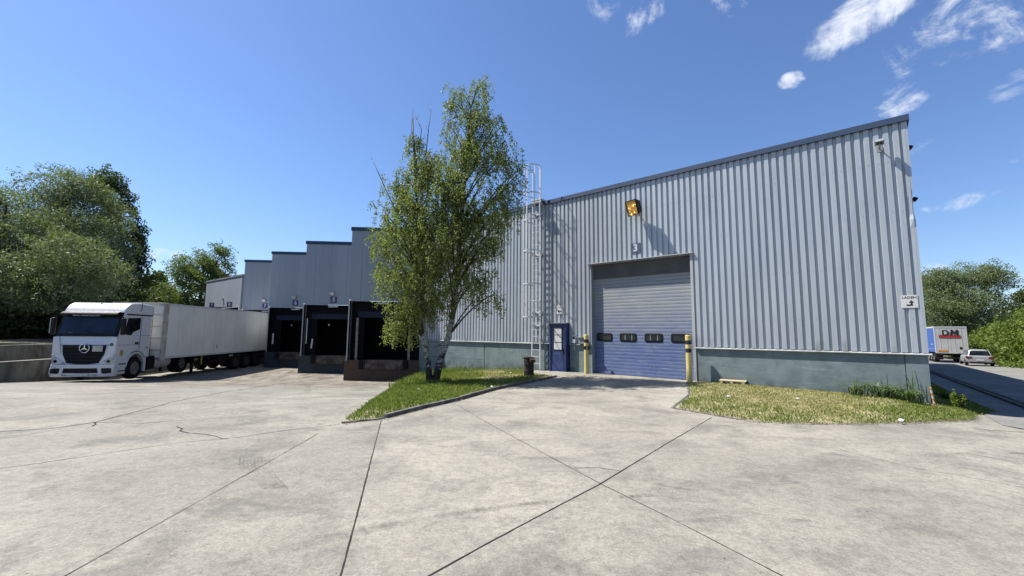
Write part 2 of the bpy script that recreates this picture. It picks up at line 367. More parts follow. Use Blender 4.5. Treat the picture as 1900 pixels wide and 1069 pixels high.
# ------------------------------------------------------------------ mesh helpers
class MB:
    def __init__(s): s.v = []; s.f = []; s.m = []
    def add(s, vs, fs, mi=0):
        o = len(s.v); s.v += [tuple(v) for v in vs]
        for f in fs: s.f.append(tuple(i + o for i in f)); s.m.append(mi)
    def box(s, x0, x1, y0, y1, z0, z1, mi=0, M=None):
        vs = [(x, y, z) for z in (z0, z1) for y in (y0, y1) for x in (x0, x1)]
        if M is not None: vs = [M @ Vector(v) for v in vs]
        s.add(vs, [(0, 2, 3, 1), (4, 5, 7, 6), (0, 1, 5, 4), (1, 3, 7, 5), (3, 2, 6, 7), (2, 0, 4, 6)], mi)
    def tube(s, pts, rad, n=8, mi=0, caps=True, closed=False):
        pts = [Vector(p) for p in pts]; N = len(pts)
        if not hasattr(rad, '__len__'): rad = [rad] * N
        vs = []; prev = None
        for i, p in enumerate(pts):
            if closed: t = (pts[(i + 1) % N] - pts[i - 1])
            else: t = pts[min(i + 1, N - 1)] - pts[max(i - 1, 0)]
            t.normalize()
            if prev is None:
                a = Vector((0, 0, 1)) if abs(t.z) < .9 else Vector((1, 0, 0))
                u = t.cross(a).normalized()
            else:
                u = (prev - t * prev.dot(t)).normalized()
            prev = u; v = t.cross(u)
            for k in range(n):
                a = 2 * pi * k / n; vs.append(p + (u * cos(a) + v * sin(a)) * rad[i])
        fs = []
        for i in range(N if closed else N - 1):
            j = (i + 1) % N
            for k in range(n):
                fs.append((i * n + k, i * n + (k + 1) % n, j * n + (k + 1) % n, j * n + k))
        if caps and not closed:
            fs.append(tuple(range(n))[::-1]); fs.append(tuple((N - 1) * n + k for k in range(n)))
        s.add(vs, fs, mi)
    def lathe(s, prof, n=24, M=None, mi=0):
        # prof: (radius, height) pairs round local z
        vs = []; fs = []
        for r, z in prof:
            for k in range(n):
                a = 2 * pi * k / n; vs.append(Vector((r * cos(a), r * sin(a), z)))
        if M is not None: vs = [M @ v for v in vs]
        for i in range(len(prof) - 1):
            for k in range(n): fs.append((i * n + k, i * n + (k + 1) % n, (i + 1) * n + (k + 1) % n, (i + 1) * n + k))
        fs.append(tuple(range(n))[::-1]); fs.append(tuple((len(prof) - 1) * n + k for k in range(n)))
        s.add(vs, fs, mi)
    def prism(s, poly, a0, a1, axis='x', mi=0):
        # poly: 2D outline; axis x -> poly is (y,z); y -> (x,z); z -> (x,y)
        def P(p, a): return {'x': (a, p[0], p[1]), 'y': (p[0], a, p[1]), 'z': (p[0], p[1], a)}[axis]
        n = len(poly); vs = [P(p, a0) for p in poly] + [P(p, a1) for p in poly]
        fs = [tuple(range(n))[::-1], tuple(range(n, 2 * n))] + [(i, (i + 1) % n, n + (i + 1) % n, n + i) for i in range(n)]
        s.add(vs, fs, mi)
    def build(s, name, mats, parent=None, smooth=False, bevel=0., kind=None, recalc=True, seg=2):
        if not isinstance(mats, (list, tuple)): mats = [mats]
        me = bpy.data.meshes.new(name); me.from_pydata([tuple(v) for v in s.v], [], s.f); 
        for k in mats: me.materials.append(MATS[k])
        if len(mats) > 1: me.polygons.foreach_set('material_index', s.m)
        me.update()
        if recalc:
            import bmesh
            bm = bmesh.new(); bm.from_mesh(me); bmesh.ops.recalc_face_normals(bm, faces=bm.faces); bm.to_mesh(me); bm.free()
        if smooth: me.shade_smooth() if smooth is True else me.shade_smooth()
        o = bpy.data.objects.new(name, me); COL.objects.link(o)
        if parent is not None: o.parent = parent
        if bevel:
            b = o.modifiers.new('bevel', 'BEVEL'); b.width = bevel; b.segments = seg; b.limit_method = 'ANGLE'; b.angle_limit = R(35)
        if smooth == 'auto':
            for p in me.polygons: p.use_smooth = False
        if kind: o['kind'] = kind
        return o
def np_mesh(name, V, F, mat, parent=None, kind=None, smooth=False):
    """V (n,3) float, F (m,k) int"""
    me = bpy.data.meshes.new(name)
    V = np.asarray(V, dtype=np.float32); F = np.asarray(F, dtype=np.int32)
    me.vertices.add(len(V)); me.vertices.foreach_set('co', V.ravel())
    me.loops.add(F.size); me.loops.foreach_set('vertex_index', F.ravel())
    me.polygons.add(len(F)); me.polygons.foreach_set('loop_start', np.arange(0, F.size, F.shape[1], dtype=np.int32))
    me.update(calc_edges=True); me.validate()
    me.materials.append(MATS[mat])
    if smooth: me.shade_smooth()
    o = bpy.data.objects.new(name, me); COL.objects.link(o)
    if parent is not None: o.parent = parent
    if kind: o['kind'] = kind
    return o
def tag(o, label, cat, group=None, kind=None):
    o['label'] = label; o['category'] = cat
    if group: o['group'] = group
    if kind: o['kind'] = kind
    return o
def thing(name, label, cat, loc=(0, 0, 0), rz=0., group=None):
    o = bpy.data.objects.new(name, None); o.empty_display_size = .2; COL.objects.link(o)
    o.location = loc; o.rotation_euler = (0, 0, rz)
    return tag(o, label, cat, group)
def text_part(body, name, mat, parent, loc, size, rot=(pi / 2, 0, 0), offset=0., ext=.003, sx=1., align='CENTER', shear=0.):
    cu = bpy.data.curves.new(name, 'FONT'); cu.body = body; cu.size = size; cu.extrude = ext; cu.offset = offset; cu.shear = shear
    cu.align_x = align; cu.align_y = 'CENTER'; cu.resolution_u = 4
    to = bpy.data.objects.new(name + '_curve', cu); COL.objects.link(to)
    bpy.context.view_layer.update()
    me = bpy.data.meshes.new_from_object(to.evaluated_get(bpy.context.evaluated_depsgraph_get()))
    bpy.data.objects.remove(to); me.name = name
    me.materials.clear(); me.materials.append(MATS[mat])
    o = bpy.data.objects.new(name, me); COL.objects.link(o); o.parent = parent
    o.location = loc; o.rotation_euler = rot; o.scale = (sx, 1, 1)
    return o

# ------------------------------------------------------------------ ground height
def smn(a, b, x):
    t = np.clip((x - a) / (b - a), 0, 1); return t * t * (3 - 2 * t)
def gh(x, y):
    x = np.asarray(x, float); y = np.asarray(y, float)
    gl = -1.03 * np.clip((y - 9.5) / 13., 0, 1)
    xl = -2.96 - (y - 7.56) * .156
    xr = np.minimum(1.9, -2.35 + (y - 7.8) * .547)
    b = np.clip((x - xl) / np.maximum(xr - xl, .6), 0, 1) ** .5
    dx, dy = x - 10.16, y - 10.37
    s = -.763 * dx + .647 * dy; p = -.647 * dx - .763 * dy; L = .763 * dx - .647 * dy
    ap = .08 * smn(3.5, .3, p) * np.where(s < 14, smn(-.5, 1.5, s), smn(18, 14, s))
    z = gl * (1 - b) + ap * b
    return z - .028 * (np.clip(y, 1, 60) - 1) * smn(-.8, 1.5, L)
def G(x, y): return float(gh(x, y))

# ------------------------------------------------------------------ ground sheets
def grid_sheet(name, x0, x1, y0, y1, st, dz, mat):
    xs = np.arange(x0, x1 + 1e-6, st); ys = np.arange(y0, y1 + 1e-6, st)
    X, Y = np.meshgrid(xs, ys); Z = gh(X, Y) + dz
    V = np.stack([X.ravel(), Y.ravel(), Z.ravel()], 1); n = len(xs)
    i, j = np.meshgrid(np.arange(len(xs) - 1), np.arange(len(ys) - 1)); a = (j * n + i).ravel()
    return np_mesh(name, V, np.stack([a, a + 1, a + n + 1, a + n], 1), mat, kind='structure', smooth=True)
V = []; F = []
rr_ = [0, 90, 160, 400, 1200, 4000]
far = MB()
for k, r_ in enumerate(rr_):
    for a in range(48): far.v.append((r_ * cos(a * pi / 24), r_ * sin(a * pi / 24), -2.3 if k < 2 else -2.4))
for k in range(len(rr_) - 1):
    for a in range(48):
        far.f.append((k * 48 + a, k * 48 + (a + 1) % 48, (k + 1) * 48 + (a + 1) % 48, (k + 1) * 48 + a)); far.m.append(0)
far.build('ground', 'far_ground', kind='structure', recalc=False)
grid_sheet('earth', -110, 120, 0, 150, 2.0, -.12, 'dirt')
grid_sheet('concrete_yard', -45, 62, -16, 60, .5, 0., 'yard_concrete')

# joints, cracks between the slabs: thin sealed strips following the ground
def strip(mb, pts, wd_, dz=.004, jit=.25, step=.07):
    P = []
    for (a, b) in zip(pts[:-1], pts[1:]):
        a = np.array(a[:2]); b = np.array(b[:2]); n = max(1, int(np.linalg.norm(b - a) / step))
        for k in range(n): P.append(a + (b - a) * k / n)
    P.append(np.array(pts[-1][:2])); P = np.array(P)
    T = np.gradient(P, axis=0); T /= np.linalg.norm(T, axis=1)[:, None] + 1e-9
    N = np.stack([-T[:, 1], T[:, 0]], 1)
    wv = wd_ * (1 + jit * np.convolve(rng.standard_normal(len(P) + 4), [.2, .5, .2, .5, .2], 'valid')).clip(.4, 2.2)
    off = (rng.standard_normal(len(P)) * wd_ * .10)[:, None] * N
    A = P + N * wv[:, None] / 2 + off; B = P - N * wv[:, None] / 2 + off
    vs = [(x, y, G(x, y) + dz) for x, y in A] + [(x, y, G(x, y) + dz) for x, y in B]; n = len(P)
    mb.add(vs, [(i, i + 1, n + i + 1, n + i) for i in range(n - 1)])
jm = MB()
J = [([(-2.35, 7.82), (-1.78, 5.58), (-1.37, 3.98), (-1.11, 2.94), (-.9, 2.0), (-.4, 0)], .013),
     ([(3.89, 8.34), (2.33, 6.41), (.94, 4.65), (.25, 3.87), (-.19, 3.36), (-.53, 2.95), (-2.5, .6)], .012),
     ([(-1.17, 9.47), (-.47, 7.8), (.39, 5.92), (.97, 4.68), (1.42, 3.82), (1.82, 2.99), (3., .5)], .007),
     ([(-3.02, 6.77), (-2.95, 5.11), (-2.92, 4.07), (-2.89, 2.91), (-2.85, 0)], .007),
     ([(-12, 5.2), (-7.94, 6.72), (-7.37, 6.97), (-7.17, 7.43)], .022), ([(-7.17, 7.43), (-7.43, 9.14), (-8.84, 13.29), (-10.9, 21.5)], .018),
     ([(-7.17, 7.43), (-6.34, 7.38), (-5.4, 7.87), (-4.64, 8.26)], .011), ([(-7.17, 7.43), (-7.0, 7.28), (-6.9, 7.12)], .028),
     ([(-5.84, 4.99), (-5.48, 5.35), (-5.08, 5.79), (-4.73, 6.16), (-4.1, 6.49), (-3.63, 6.97), (-2.95, 7.43)], .011),
     ([(4.65, 6.11), (4.94, 5.3), (5.64, 4.8), (7.5, 3.6)], .007), ([(.76, 5.2), (1.05, 5.23), (1.28, 5.11)], .008),
     ([(-5.54, 7.16), (-5.33, 7.01), (-5.25, 6.86), (-5.13, 6.8), (-5.0, 6.73)], .018), ([(-4.95, 6.72), (-4.72, 6.67), (-4.46, 6.55), (-4.24, 6.39), (-4.18, 6.43)], .014),
     ([(8.59, 8.0), (9.99, 8.2), (13.3, 8.9), (20, 10.4)], .02)]
for pts, wdt in J: strip(jm, pts, wdt)
jm.build('pavement_joints', 'joint_seal', kind='structure', recalc=False)

def mark_mat():
    m, b = newmat('tyre_rubber')
    t = b.n('ShaderNodeTexCoord').outputs['Object']
    f = b.math('MULTIPLY', b.rng(b.noise(t, 1.8, 6, .7), .38, .66), b.rng(b.noise(t, 26, 4, .8), .3, .65))
    d = b.n('ShaderNodeBsdfDiffuse'); d.inputs[0].default_value = (.10, .097, .09, 1)
    tr = b.n('ShaderNodeBsdfTransparent'); mx = b.n('ShaderNodeMixShader')
    b.l(b.math('MULTIPLY', f, .38), mx.inputs[0]); b.l(tr.outputs[0], mx.inputs[1]); b.l(d.outputs[0], mx.inputs[2])
    o = b.n('ShaderNodeOutputMaterial'); b.l(mx.outputs[0], o.inputs[0])
mark_mat()
tm = MB()
def arc(x, y, r_, a0, a1, n=14): return [(x + r_ * cos(R(a0 + (a1 - a0) * k / n)), y + r_ * sin(R(a0 + (a1 - a0) * k / n))) for k in range(n + 1)]
for k in range(9): strip(tm, [(-3.15 + k * .045 - .3, 7.1), (-3.28 + k * .045 - .3, 6.7), (-3.33 + k * .045 - .3, 6.3), (-3.27 + k * .045 - .3, 5.9), (-3.12 + k * .045 - .3, 5.5), (-2.9 + k * .045 - .3, 5.15), (-2.6 + k * .04 - .3, 4.8), (-2.2 + k * .03 - .3, 4.45)], .024, .007 + .0003 * k, .2)
for k in range(5): strip(tm, arc(2.0 + k * .05, -2.5, 6.9, 128, 96), .03, .0115 + .0003 * k, .2)
for k in range(4): strip(tm, arc(9.0 + k * .06, -3.0, 9.5, 112, 75), .035, .014 + .0003 * k, .2)
for k in range(4): strip(tm, arc(-14.0, 19 + k * .06, 12.0, -60, -10), .04, .016 + .0003 * k, .2)
for k in range(3): strip(tm, [(-9.5 + k * .07, 22.0), (-8.4 + k * .07, 17.5), (-6.0 + k * .07, 12.5)], .05, .018 + .0003 * k, .2)
tm.build('tyre_marks', 'tyre_rubber', kind='structure', recalc=False)

# road beyond the building's right side
dS = Vector((sin(R(39.9)), cos(R(39.9)), 0))      # along the side wall, away from the camera
dL = Vector((cos(R(39.9)), -sin(R(39.9)), 0))     # to the right of it
C0 = Vector((10.16, 10.37, 0))
def SP(m, l, z=0.):
    p = C0 + dS * m + dL * l; return (p.x, p.y, G(p.x, p.y) + z)
def patch(mb, m0, m1, l0, l1, dz, st=.5, start=None):
    nm = max(1, int((m1 - m0) / st)); nl = max(1, int((l1 - l0) / st)); vs = []
    for j in range(nm + 1):
        for i in range(nl + 1):
            l = l0 + (l1 - l0) * i / nl
            a = m0 if start is None else start(l)
            m = a + (m1 - a) * (j / nm) ; vs.append(SP(m, l, dz))
    mb.add(vs, [(j * (nl + 1) + i, j * (nl + 1) + i + 1, (j + 1) * (nl + 1) + i + 1, (j + 1) * (nl + 1) + i) for j in range(nm) for i in range(nl)])
st_ = lambda l: -0.845 * l - 1.05 + 0.012 * l * l
mb = MB(); patch(mb, -5, 85, 2.35, 9.3, .02, .5, st_); mb.build('road', 'road_asphalt', kind='structure', recalc=False, smooth=True)
mb = MB(); patch(mb, -2, 85, .9, 2.0, .012, .5, lambda l: -0.845 * l - .6); mb.build('pavement', 'road_asphalt', kind='structure', recalc=False, smooth=True)
mb = MB()
for k in range(60):
    m0 = -.9 + k * 1.02
    for (l0, l1, hgt) in ((2.0, 2.12, .075), (2.22, 2.35, .06)):
        a, b_, c, d_ = SP(m0, l0), SP(m0, l1), SP(m0 + 1.0, l1), SP(m0 + 1.0, l0)
        vs = [(*q[:2], q[2] - .05) for q in (a, b_, c, d_)] + [(*q[:2], q[2] + hgt) for q in (a, b_, c, d_)]
        mb.add(vs, [(0, 1, 2, 3), (4, 5, 6, 7), (0, 1, 5, 4), (1, 2, 6, 5), (2, 3, 7, 6), (3, 0, 4, 7)])
mb.build('kerb', 'kerb_concrete', kind='structure', bevel=.012)

# grass islands (ruled between two edge lines)
def resample(pts, n):
    P = np.array([p[:2] for p in pts], float); d = np.r_[0, np.cumsum(np.linalg.norm(np.diff(P, axis=0), axis=1))]
    t = np.linspace(0, d[-1], n); return np.stack([np.interp(t, d, P[:, 0]), np.interp(t, d, P[:, 1])], 1)
def WP(s, p): # point on the main wall: s metres left of the corner, p metres out
    return (10.16 - .763 * s - .647 * p, 10.37 + .647 * s - .763 * p)
LI_L = [(-2.96, 7.54), (-3.15, 9.2), (-3.7, 12.0), (-4.25, 14.6), (-4.75, 18.5), (-5.3, 23.0)]
LI_R = [(-2.96, 7.54), (-2.70, 7.71), (-2.40, 7.90), (-1.92, 8.95), (-1.28, 10.1), (-.47, 12.1), (.50, 13.85), (1.62, 15.35), (1.45, 16.1), (.9, 17.0), WP(12.4, .0), WP(15, .0), WP(19.9, 0.02)]
RI_T = [WP(5.35, .0), WP(3.5, .0), WP(1.5, 0), WP(.0, -.02), SP(1.5, .05)[:2], SP(5, .05)[:2], SP(12, .05)[:2], SP(22, .05)[:2]]
RI_B = [WP(5.6, .35), (4.75, 11.4), (3.52, 9.37), (4.02, 8.63), (4.48, 7.95), (5.37, 7.80), (6.38, 7.84), (7.54, 8.03), (8.59, 8.46), (9.7, 9.0), (10.55, 9.75), SP(1.2, 1.3)[:2], SP(5, 1.05)[:2], SP(12, .95)[:2], SP(22, .95)[:2]]
def island(name, A, B, nu, nv, hgt):
    PA = resample(A, nu); PB = resample(B, nu); V = []
    for i in range(nu):
        for j in range(nv):
            t = j / (nv - 1); q = PA[i] * (1 - t) + PB[i] * t
            e_ = min(t, 1 - t, i / (nu - 1) * 3, (1 - i / (nu - 1)) * 3); V.append((q[0], q[1], G(*q) - .03 + .03 * min(1, e_ * 60) + hgt * min(1, e_ * 6) + .02 * sin(q[0] * 3.1) * sin(q[1] * 2.7) * min(1, e_ * 5)))
    a = np.array([i * nv + j for i in range(nu - 1) for j in range(nv - 1)])
    o = np_mesh(name, V, np.stack([a, a + 1, a + nv + 1, a + nv], 1), 'island_soil', kind='structure', smooth=True)
    return np.array(V).reshape(nu, nv, 3)
isl1 = island('grass_verge', LI_L, LI_R, 70, 22, .05)
isl2 = island('grass_verge', RI_T, RI_B, 80, 22, .05)
def noise2(x, y, s, seed=0):
    r2 = np.random.default_rng(seed); v = np.zeros_like(x)
    for k in range(7):
        a = r2.uniform(0, 2 * pi); f = s * r2.uniform(.5, 2.2); v += np.sin((x * cos(a) + y * sin(a)) * f + r2.uniform(0, 6))
    return v / 3.2
def grass(name, isl, n, mat, hmin, hmax, dens, label):
    nu, nv, _ = isl.shape
    # pick by cell area
    c = isl; A_ = np.linalg.norm(np.cross(c[1:, :-1] - c[:-1, :-1], c[:-1, 1:] - c[:-1, :-1]), axis=2); pr = A_.ravel() / A_.sum()
    idx = rng.choice(len(pr), n, p=pr); i = idx // (nv - 1); j = idx % (nv - 1); a = rng.random(n)[:, None]; b_ = rng.random(n)[:, None]
    P = (c[i, j] * (1 - a) + c[i + 1, j] * a) * (1 - b_) + (c[i, j + 1] * (1 - a) + c[i + 1, j + 1] * a) * b_
    k = rng.random(n) < dens(P, (j + b_[:, 0]) / (nv - 1), (i + a[:, 0]) / (nu - 1)); P = P[k]; n = len(P)
    an = rng.uniform(0, 2 * pi, n); h = rng.uniform(hmin, hmax, n); wv = rng.uniform(.004, .009, n) * (1 + h * 4)
    side = np.stack([np.cos(an), np.sin(an), 0 * an], 1) * wv[:, None]; ln = rng.normal(0, .5, (n, 2)) * h[:, None]
    top = P + np.c_[ln, h]; mid = P + np.c_[ln * .35, h * .6]
    V = np.stack([P - side, P + side, mid + side * .7, top, mid - side * .7], 1).reshape(-1, 3); V[:, 2] -= .004
    F = np.arange(n * 5).reshape(n, 5)
    o = np_mesh(name, V, F, mat)
    return tag(o, label, 'grass', kind='stuff')
dW = lambda P: -.647 * (P[:, 0] - 10.16) - .763 * (P[:, 1] - 10.37)
sW = lambda P: -.763 * (P[:, 0] - 10.16) + .647 * (P[:, 1] - 10.37)
def d_leftgreen(P, t, u):
    g_ = .12 + .88 * smn(.2, -2.2, P[:, 0] + .25 * (P[:, 1] - 12)); return np.clip(g_ * (1 - .75 * smn(.80, .97, t) * smn(.15, .4, u)) + .3 * noise2(P[:, 0], P[:, 1], 1.8, 1) - .15 * smn(.82, 1, t), .03, 1)
def d_leftdry(P, t, u): return np.clip(smn(-2.2, .4, P[:, 0] + .25 * (P[:, 1] - 12)) * .95 + smn(.8, .95, t) * .7, 0, 1)
def d_rightgreen(P, t, u):
    f = smn(.5, 1.0, t + .14 * noise2(P[:, 0], P[:, 1], 1.6, 3)) + .9 * smn(2.2, .6, sW(P)) * smn(.0, .25, t); return np.clip(.02 + f * .55 + .22 * noise2(P[:, 0], P[:, 1], 3, 5), .02, 1)
def d_rightdry(P, t, u): return np.clip(1.05 - .9 * smn(.35, .95, t + .12 * noise2(P[:, 0], P[:, 1], 1.6, 3)) - .7 * smn(2., .4, sW(P)), .08, 1)
grass('green_grass', isl1, 80000, 'green_blade', .03, .10, d_leftgreen, 'bright green rough grass round the foot of the birch')
grass('dry_grass', isl1, 42000, 'dry_blade', .015, .05, d_leftdry, 'dry straw coloured grass between the birch and the rusty drum')
grass('green_grass', isl2, 62000, 'green_blade', .02, .07, d_rightgreen, 'green grass along the front edge of the verge right of the roller door')
grass('dry_grass', isl2, 75000, 'dry_blade', .012, .045, d_rightdry, 'parched yellow grass below the long teal plinth')

# tall grass tufts against the wall, left island
def tuft(mb_V, cx, cy, n, h, spread, wid=.008):
    for k in range(n):
        a = random.uniform(0, 2 * pi); r_ = spread * random.random() ** .5; x = cx + cos(a) * r_; y = cy + sin(a) * r_; z = G(x, y) + .02
        hh = h * random.uniform(.5, 1.1); b_ = random.uniform(0, 2 * pi); l = hh * random.uniform(.1, .55); c = random.uniform(0, 2 * pi)
        sx, sy = cos(c) * wid, sin(c) * wid
        p = [(x, y, z), (x + cos(b_) * l * .35, y + sin(b_) * l * .35, z + hh * .6), (x + cos(b_) * l, y + sin(b_) * l, z + hh * (.95 - .3 * (l / hh)))]
        mb_V.append([(p[0][0] - sx, p[0][1] - sy, p[0][2]), (p[0][0] + sx, p[0][1] + sy, p[0][2]), (p[1][0] + sx * .8, p[1][1] + sy * .8, p[1][2]), p[2], (p[1][0] - sx * .8, p[1][1] - sy * .8, p[1][2])])
T = []
for k in range(34):
    s_ = random.uniform(15.2, 19.6); x, y = WP(s_, random.uniform(.15, .9)); tuft(T, x, y, 42, .34, .35)
for k in range(16):
    a = random.uniform(0, 6.28); tuft(T, -2.7 + cos(a) * .5, 14.6 + sin(a) * .6, 40, .26, .3)
for k in range(18):
    y = random.uniform(15, 22.5); tuft(T, -4.1 - (y - 15) * .1, y, 36, .34, .3)
for k in range(10):
    s_ = random.uniform(12.6, 15.5); x, y = WP(s_, random.uniform(.1, .3)); tuft(T, x, y, 22, .2, .25)
T = np.array(T); tag(np_mesh('tall_grass', T.reshape(-1, 3), np.arange(len(T) * 5).reshape(-1, 5), 'green_blade'), 'tall unmown grass behind the birch against the teal plinth', 'grass', kind='stuff')

pm('dead_leaf', (.13, .085, .045), (.22, .16, .09), 9, .9)
ed = np.concatenate([resample(RI_B[2:11], 400), resample(LI_R[:8], 260) + np.array([.07, -.05])]); q_ = ed[rng.integers(0, len(ed), 2600)] + rng.normal(0, .045, (2600, 2)); an = rng.uniform(0, 6.28, 2600); sz = rng.uniform(.006, .022, 2600)
zq = gh(q_[:, 0], q_[:, 1]) + rng.uniform(.006, .02, 2600); VV = []
for k_ in range(4): VV.append(np.stack([q_[:, 0] + np.cos(an + k_ * pi / 2) * sz * (1 if k_ % 2 else .5), q_[:, 1] + np.sin(an + k_ * pi / 2) * sz * (1 if k_ % 2 else .5), zq + (k_ == 1) * .006], 1))
tag(np_mesh('leaf_litter', np.stack(VV, 1).reshape(-1, 3), np.arange(2600 * 4).reshape(-1, 4), 'dead_leaf'), 'brown dead leaves and crumbs gathered along the grass edges', 'leaf litter', kind='stuff')
# kerb stones of the left island
mb = MB()
kp = resample(LI_R[:8], 200)
kd = np.r_[0, np.cumsum(np.linalg.norm(np.diff(kp, axis=0), axis=1))]
cuts = [(0.0, .78, .035), (.80, 3.25, .10), (3.30, 4.3, .115), (4.31, 5.3, .115), (5.31, 6.3, .11), (6.31, 7.3, .10), (7.31, 8.3, .09), (8.31, 9.3, .08), (9.31, 10.0, .06)]
for a, b_, hh in cuts:
    hh *= .72; n = 6; ts = np.linspace(a, min(b_, kd[-1]), n); P = np.stack([np.interp(ts, kd, kp[:, 0]), np.interp(ts, kd, kp[:, 1])], 1)
    T_ = np.gradient(P, axis=0); T_ /= np.linalg.norm(T_, axis=1)[:, None]; N = np.stack([T_[:, 1], -T_[:, 0]], 1)
    vs = []
    for q, nn in zip(P, N):
        for (o_, z) in ((-.05, -.15), (.05, -.15), (.045, hh), (-.045, hh)):
            w_ = .8 if hh < .05 else 1
            x, y = q + nn * o_ * w_; vs.append((x, y, G(x, y) + z))
    fs = [(0, 1, 2, 3), tuple((n - 1) * 4 + k for k in (3, 2, 1, 0))] + [(i * 4 + k, i * 4 + (k + 1) % 4, (i + 1) * 4 + (k + 1) % 4, (i + 1) * 4 + k) for i in range(n - 1) for k in range(4)]
    mb.add(vs, fs)
# thin edging of the right island
kp = resample(RI_B[:5], 120)
for i in range(0, 115, 5):
    P = kp[i:i + 5]; T_ = np.gradient(P, axis=0); T_ /= np.linalg.norm(T_, axis=1)[:, None]; N = np.stack([T_[:, 1], -T_[:, 0]], 1); vs = []
    n = len(P)
    for q, nn in zip(P, N):
        for (o_, z) in ((-.035, -.1), (.035, -.1), (.03, .012), (-.03, .012)): x, y = q + nn * o_; vs.append((x, y, G(x, y) + z))
    mb.add(vs, [(0, 1, 2, 3), tuple((n - 1) * 4 + k for k in (3, 2, 1, 0))] + [(a * 4 + k, a * 4 + (k + 1) % 4, (a + 1) * 4 + (k + 1) % 4, (a + 1) * 4 + k) for a in range(n - 1) for k in range(4)])
mb.build('kerb', 'kerb_concrete', kind='structure', bevel=.01)

# ------------------------------------------------------------------ THE WAREHOUSE
# main frame: local x = to the right along the long wall (so x = -s), y = into the building, z up
WA = R(-40.3)
wh = thing('warehouse', 'long grey ribbed metal warehouse with navy roof edge and stepped loading docks', 'warehouse', (10.16, 10.37, 0), WA)
ZT, ZF, ZP = 7.30, 7.14, 1.18
PITCH = .1955
def corrugated(mb, s0, s1, z0, z1, y=0., dep=.048):
    # ribs numbered from the corner so that neighbouring pieces line up; the crest is proud (towards -y)
    n0 = math.floor((s0 - .06) / PITCH) - 1; pts = []
    k = n0
    while True:
        b = .06 + k * PITCH
        for ds, dd in ((0, 0), (.052, 0), (.070, 1), (.178, 1)):
            pts.append((b + ds, dd))
        if b > s1 + PITCH: break
        k += 1
    def dep_at(s):
        for (a, da), (b, db) in zip(pts[:-1], pts[1:]):
            if a <= s <= b: return da + (db - da) * (s - a) / max(b - a, 1e-6)
        return 0
    L_ = [(s0, dep_at(s0))] + [p for p in pts if s0 < p[0] < s1] + [(s1, dep_at(s1))]
    vs = []
    for s, d in L_: vs += [(-s, y - d * dep, z0), (-s, y - d * dep, z1)]
    mb.add(vs, [(2 * i, 2 * i + 1, 2 * i + 3, 2 * i + 2) for i in range(len(L_) - 1)])
clad = MB()
for a, b_, z0, z1 in ((0.0, 5.41, 1.2, 7.15), (5.41, 9.26, 4.33, 7.15), (9.26, 10.27, 1.2, 7.15), (10.27, 11.03, 2.03, 7.15), (11.03, 19.96, 1.2, 7.15)):
    corrugated(clad, a, b_, z0, z1)
for k in range(102):
    for zr in (2.05, 3.42, 4.80, 6.15):
        s_ = .06 + k * PITCH + .127
        if s_ > 19.8 or (k % 3 == 2 and zr != 6.15) or (5.4 < s_ < 9.3 and zr < 4.4) or (10.2 < s_ < 11.1 and zr < 2.1): continue
        clad.box(-s_ - .006, -s_ + .006, -.056, -.047, zr - .006, zr + .006)
clad.build('ribbed_cladding', 'cladding', wh)
# closing body behind the sheets
body = MB()
body.box(-5.44, -.02, .05, .25, -.6, 7.15); body.box(-9.24, -5.44, .05, .25, 4.34, 7.15); body.box(-19.94, -9.24, .05, .25, -.8, 7.15)
body.build('wall', 'flat_panel', wh)
side = MB()
for k in range(150):
    y0 = .04 + k * .3; side.add([(0.0, y0, 1.2), (0, y0 + .17, 1.2), (.035, y0 + .19, 1.2), (.035, y0 + .28, 1.2), (0, y0 + .3, 1.2), (0, y0, 7.15), (0, y0 + .17, 7.15), (.035, y0 + .19, 7.15), (.035, y0 + .28, 7.15), (0, y0 + .3, 7.15)], [(i, i + 1, i + 6, i + 5) for i in range(4)])
side.build('side_cladding', 'cladding', wh)
rf = MB(); rf.add([(-.02, .0, 7.2), (-.02, 45, 7.9), (-19.9, 45, 7.9), (-19.9, .0, 7.2), (-55, 45, 7.9), (-55, 20.0, 7.2)], [(0, 1, 2, 3)]); rf.build('roof', 'roof_sheet', wh, recalc=False)
# corner flashing, dented high up
fl = MB(); cs = []
for k in range(24):
    z = 1.2 + (7.15 - 1.2) * k / 23
    d = .05 * math.exp(-((z - 4.95) / .28) ** 2); t_ = .03 * math.exp(-((z - 4.6) / .12) ** 2)
    cs.append([(-.075, -.046, z), (.01 - d, -.046 - t_ + d * .5, z), (.045 - d, -.044 + d * .4 + t_, z), (.045 - d * .6, .1, z)])
for k in range(23):
    a, b_ = cs[k], cs[k + 1]; fl.add(a + b_, [(i, i + 1, 5 + i, 4 + i) for i in range(3)])
fl.build('corner_flashing', 'cladding', wh, recalc=False)
fa = MB(); fa.box(-20.0, .09, -.11, .06, ZF, ZT); fa.box(.03, .09, .06, 45, ZF, ZT); fa.build('roof_fascia', 'navy_fascia', wh)
# drip flashing above the plinth and the plinth itself
for a, b_ in ((-.10, 5.41), (9.27, 10.22), (11.07, 19.95)):
    dr = MB(); dr.prism([(.02, 1.20), (-.105, 1.165), (-.105, 1.15), (-.06, 1.155), (.02, 1.17)], -b_, -a, 'x'); dr.build('drip_flashing', 'pale_trim', wh)

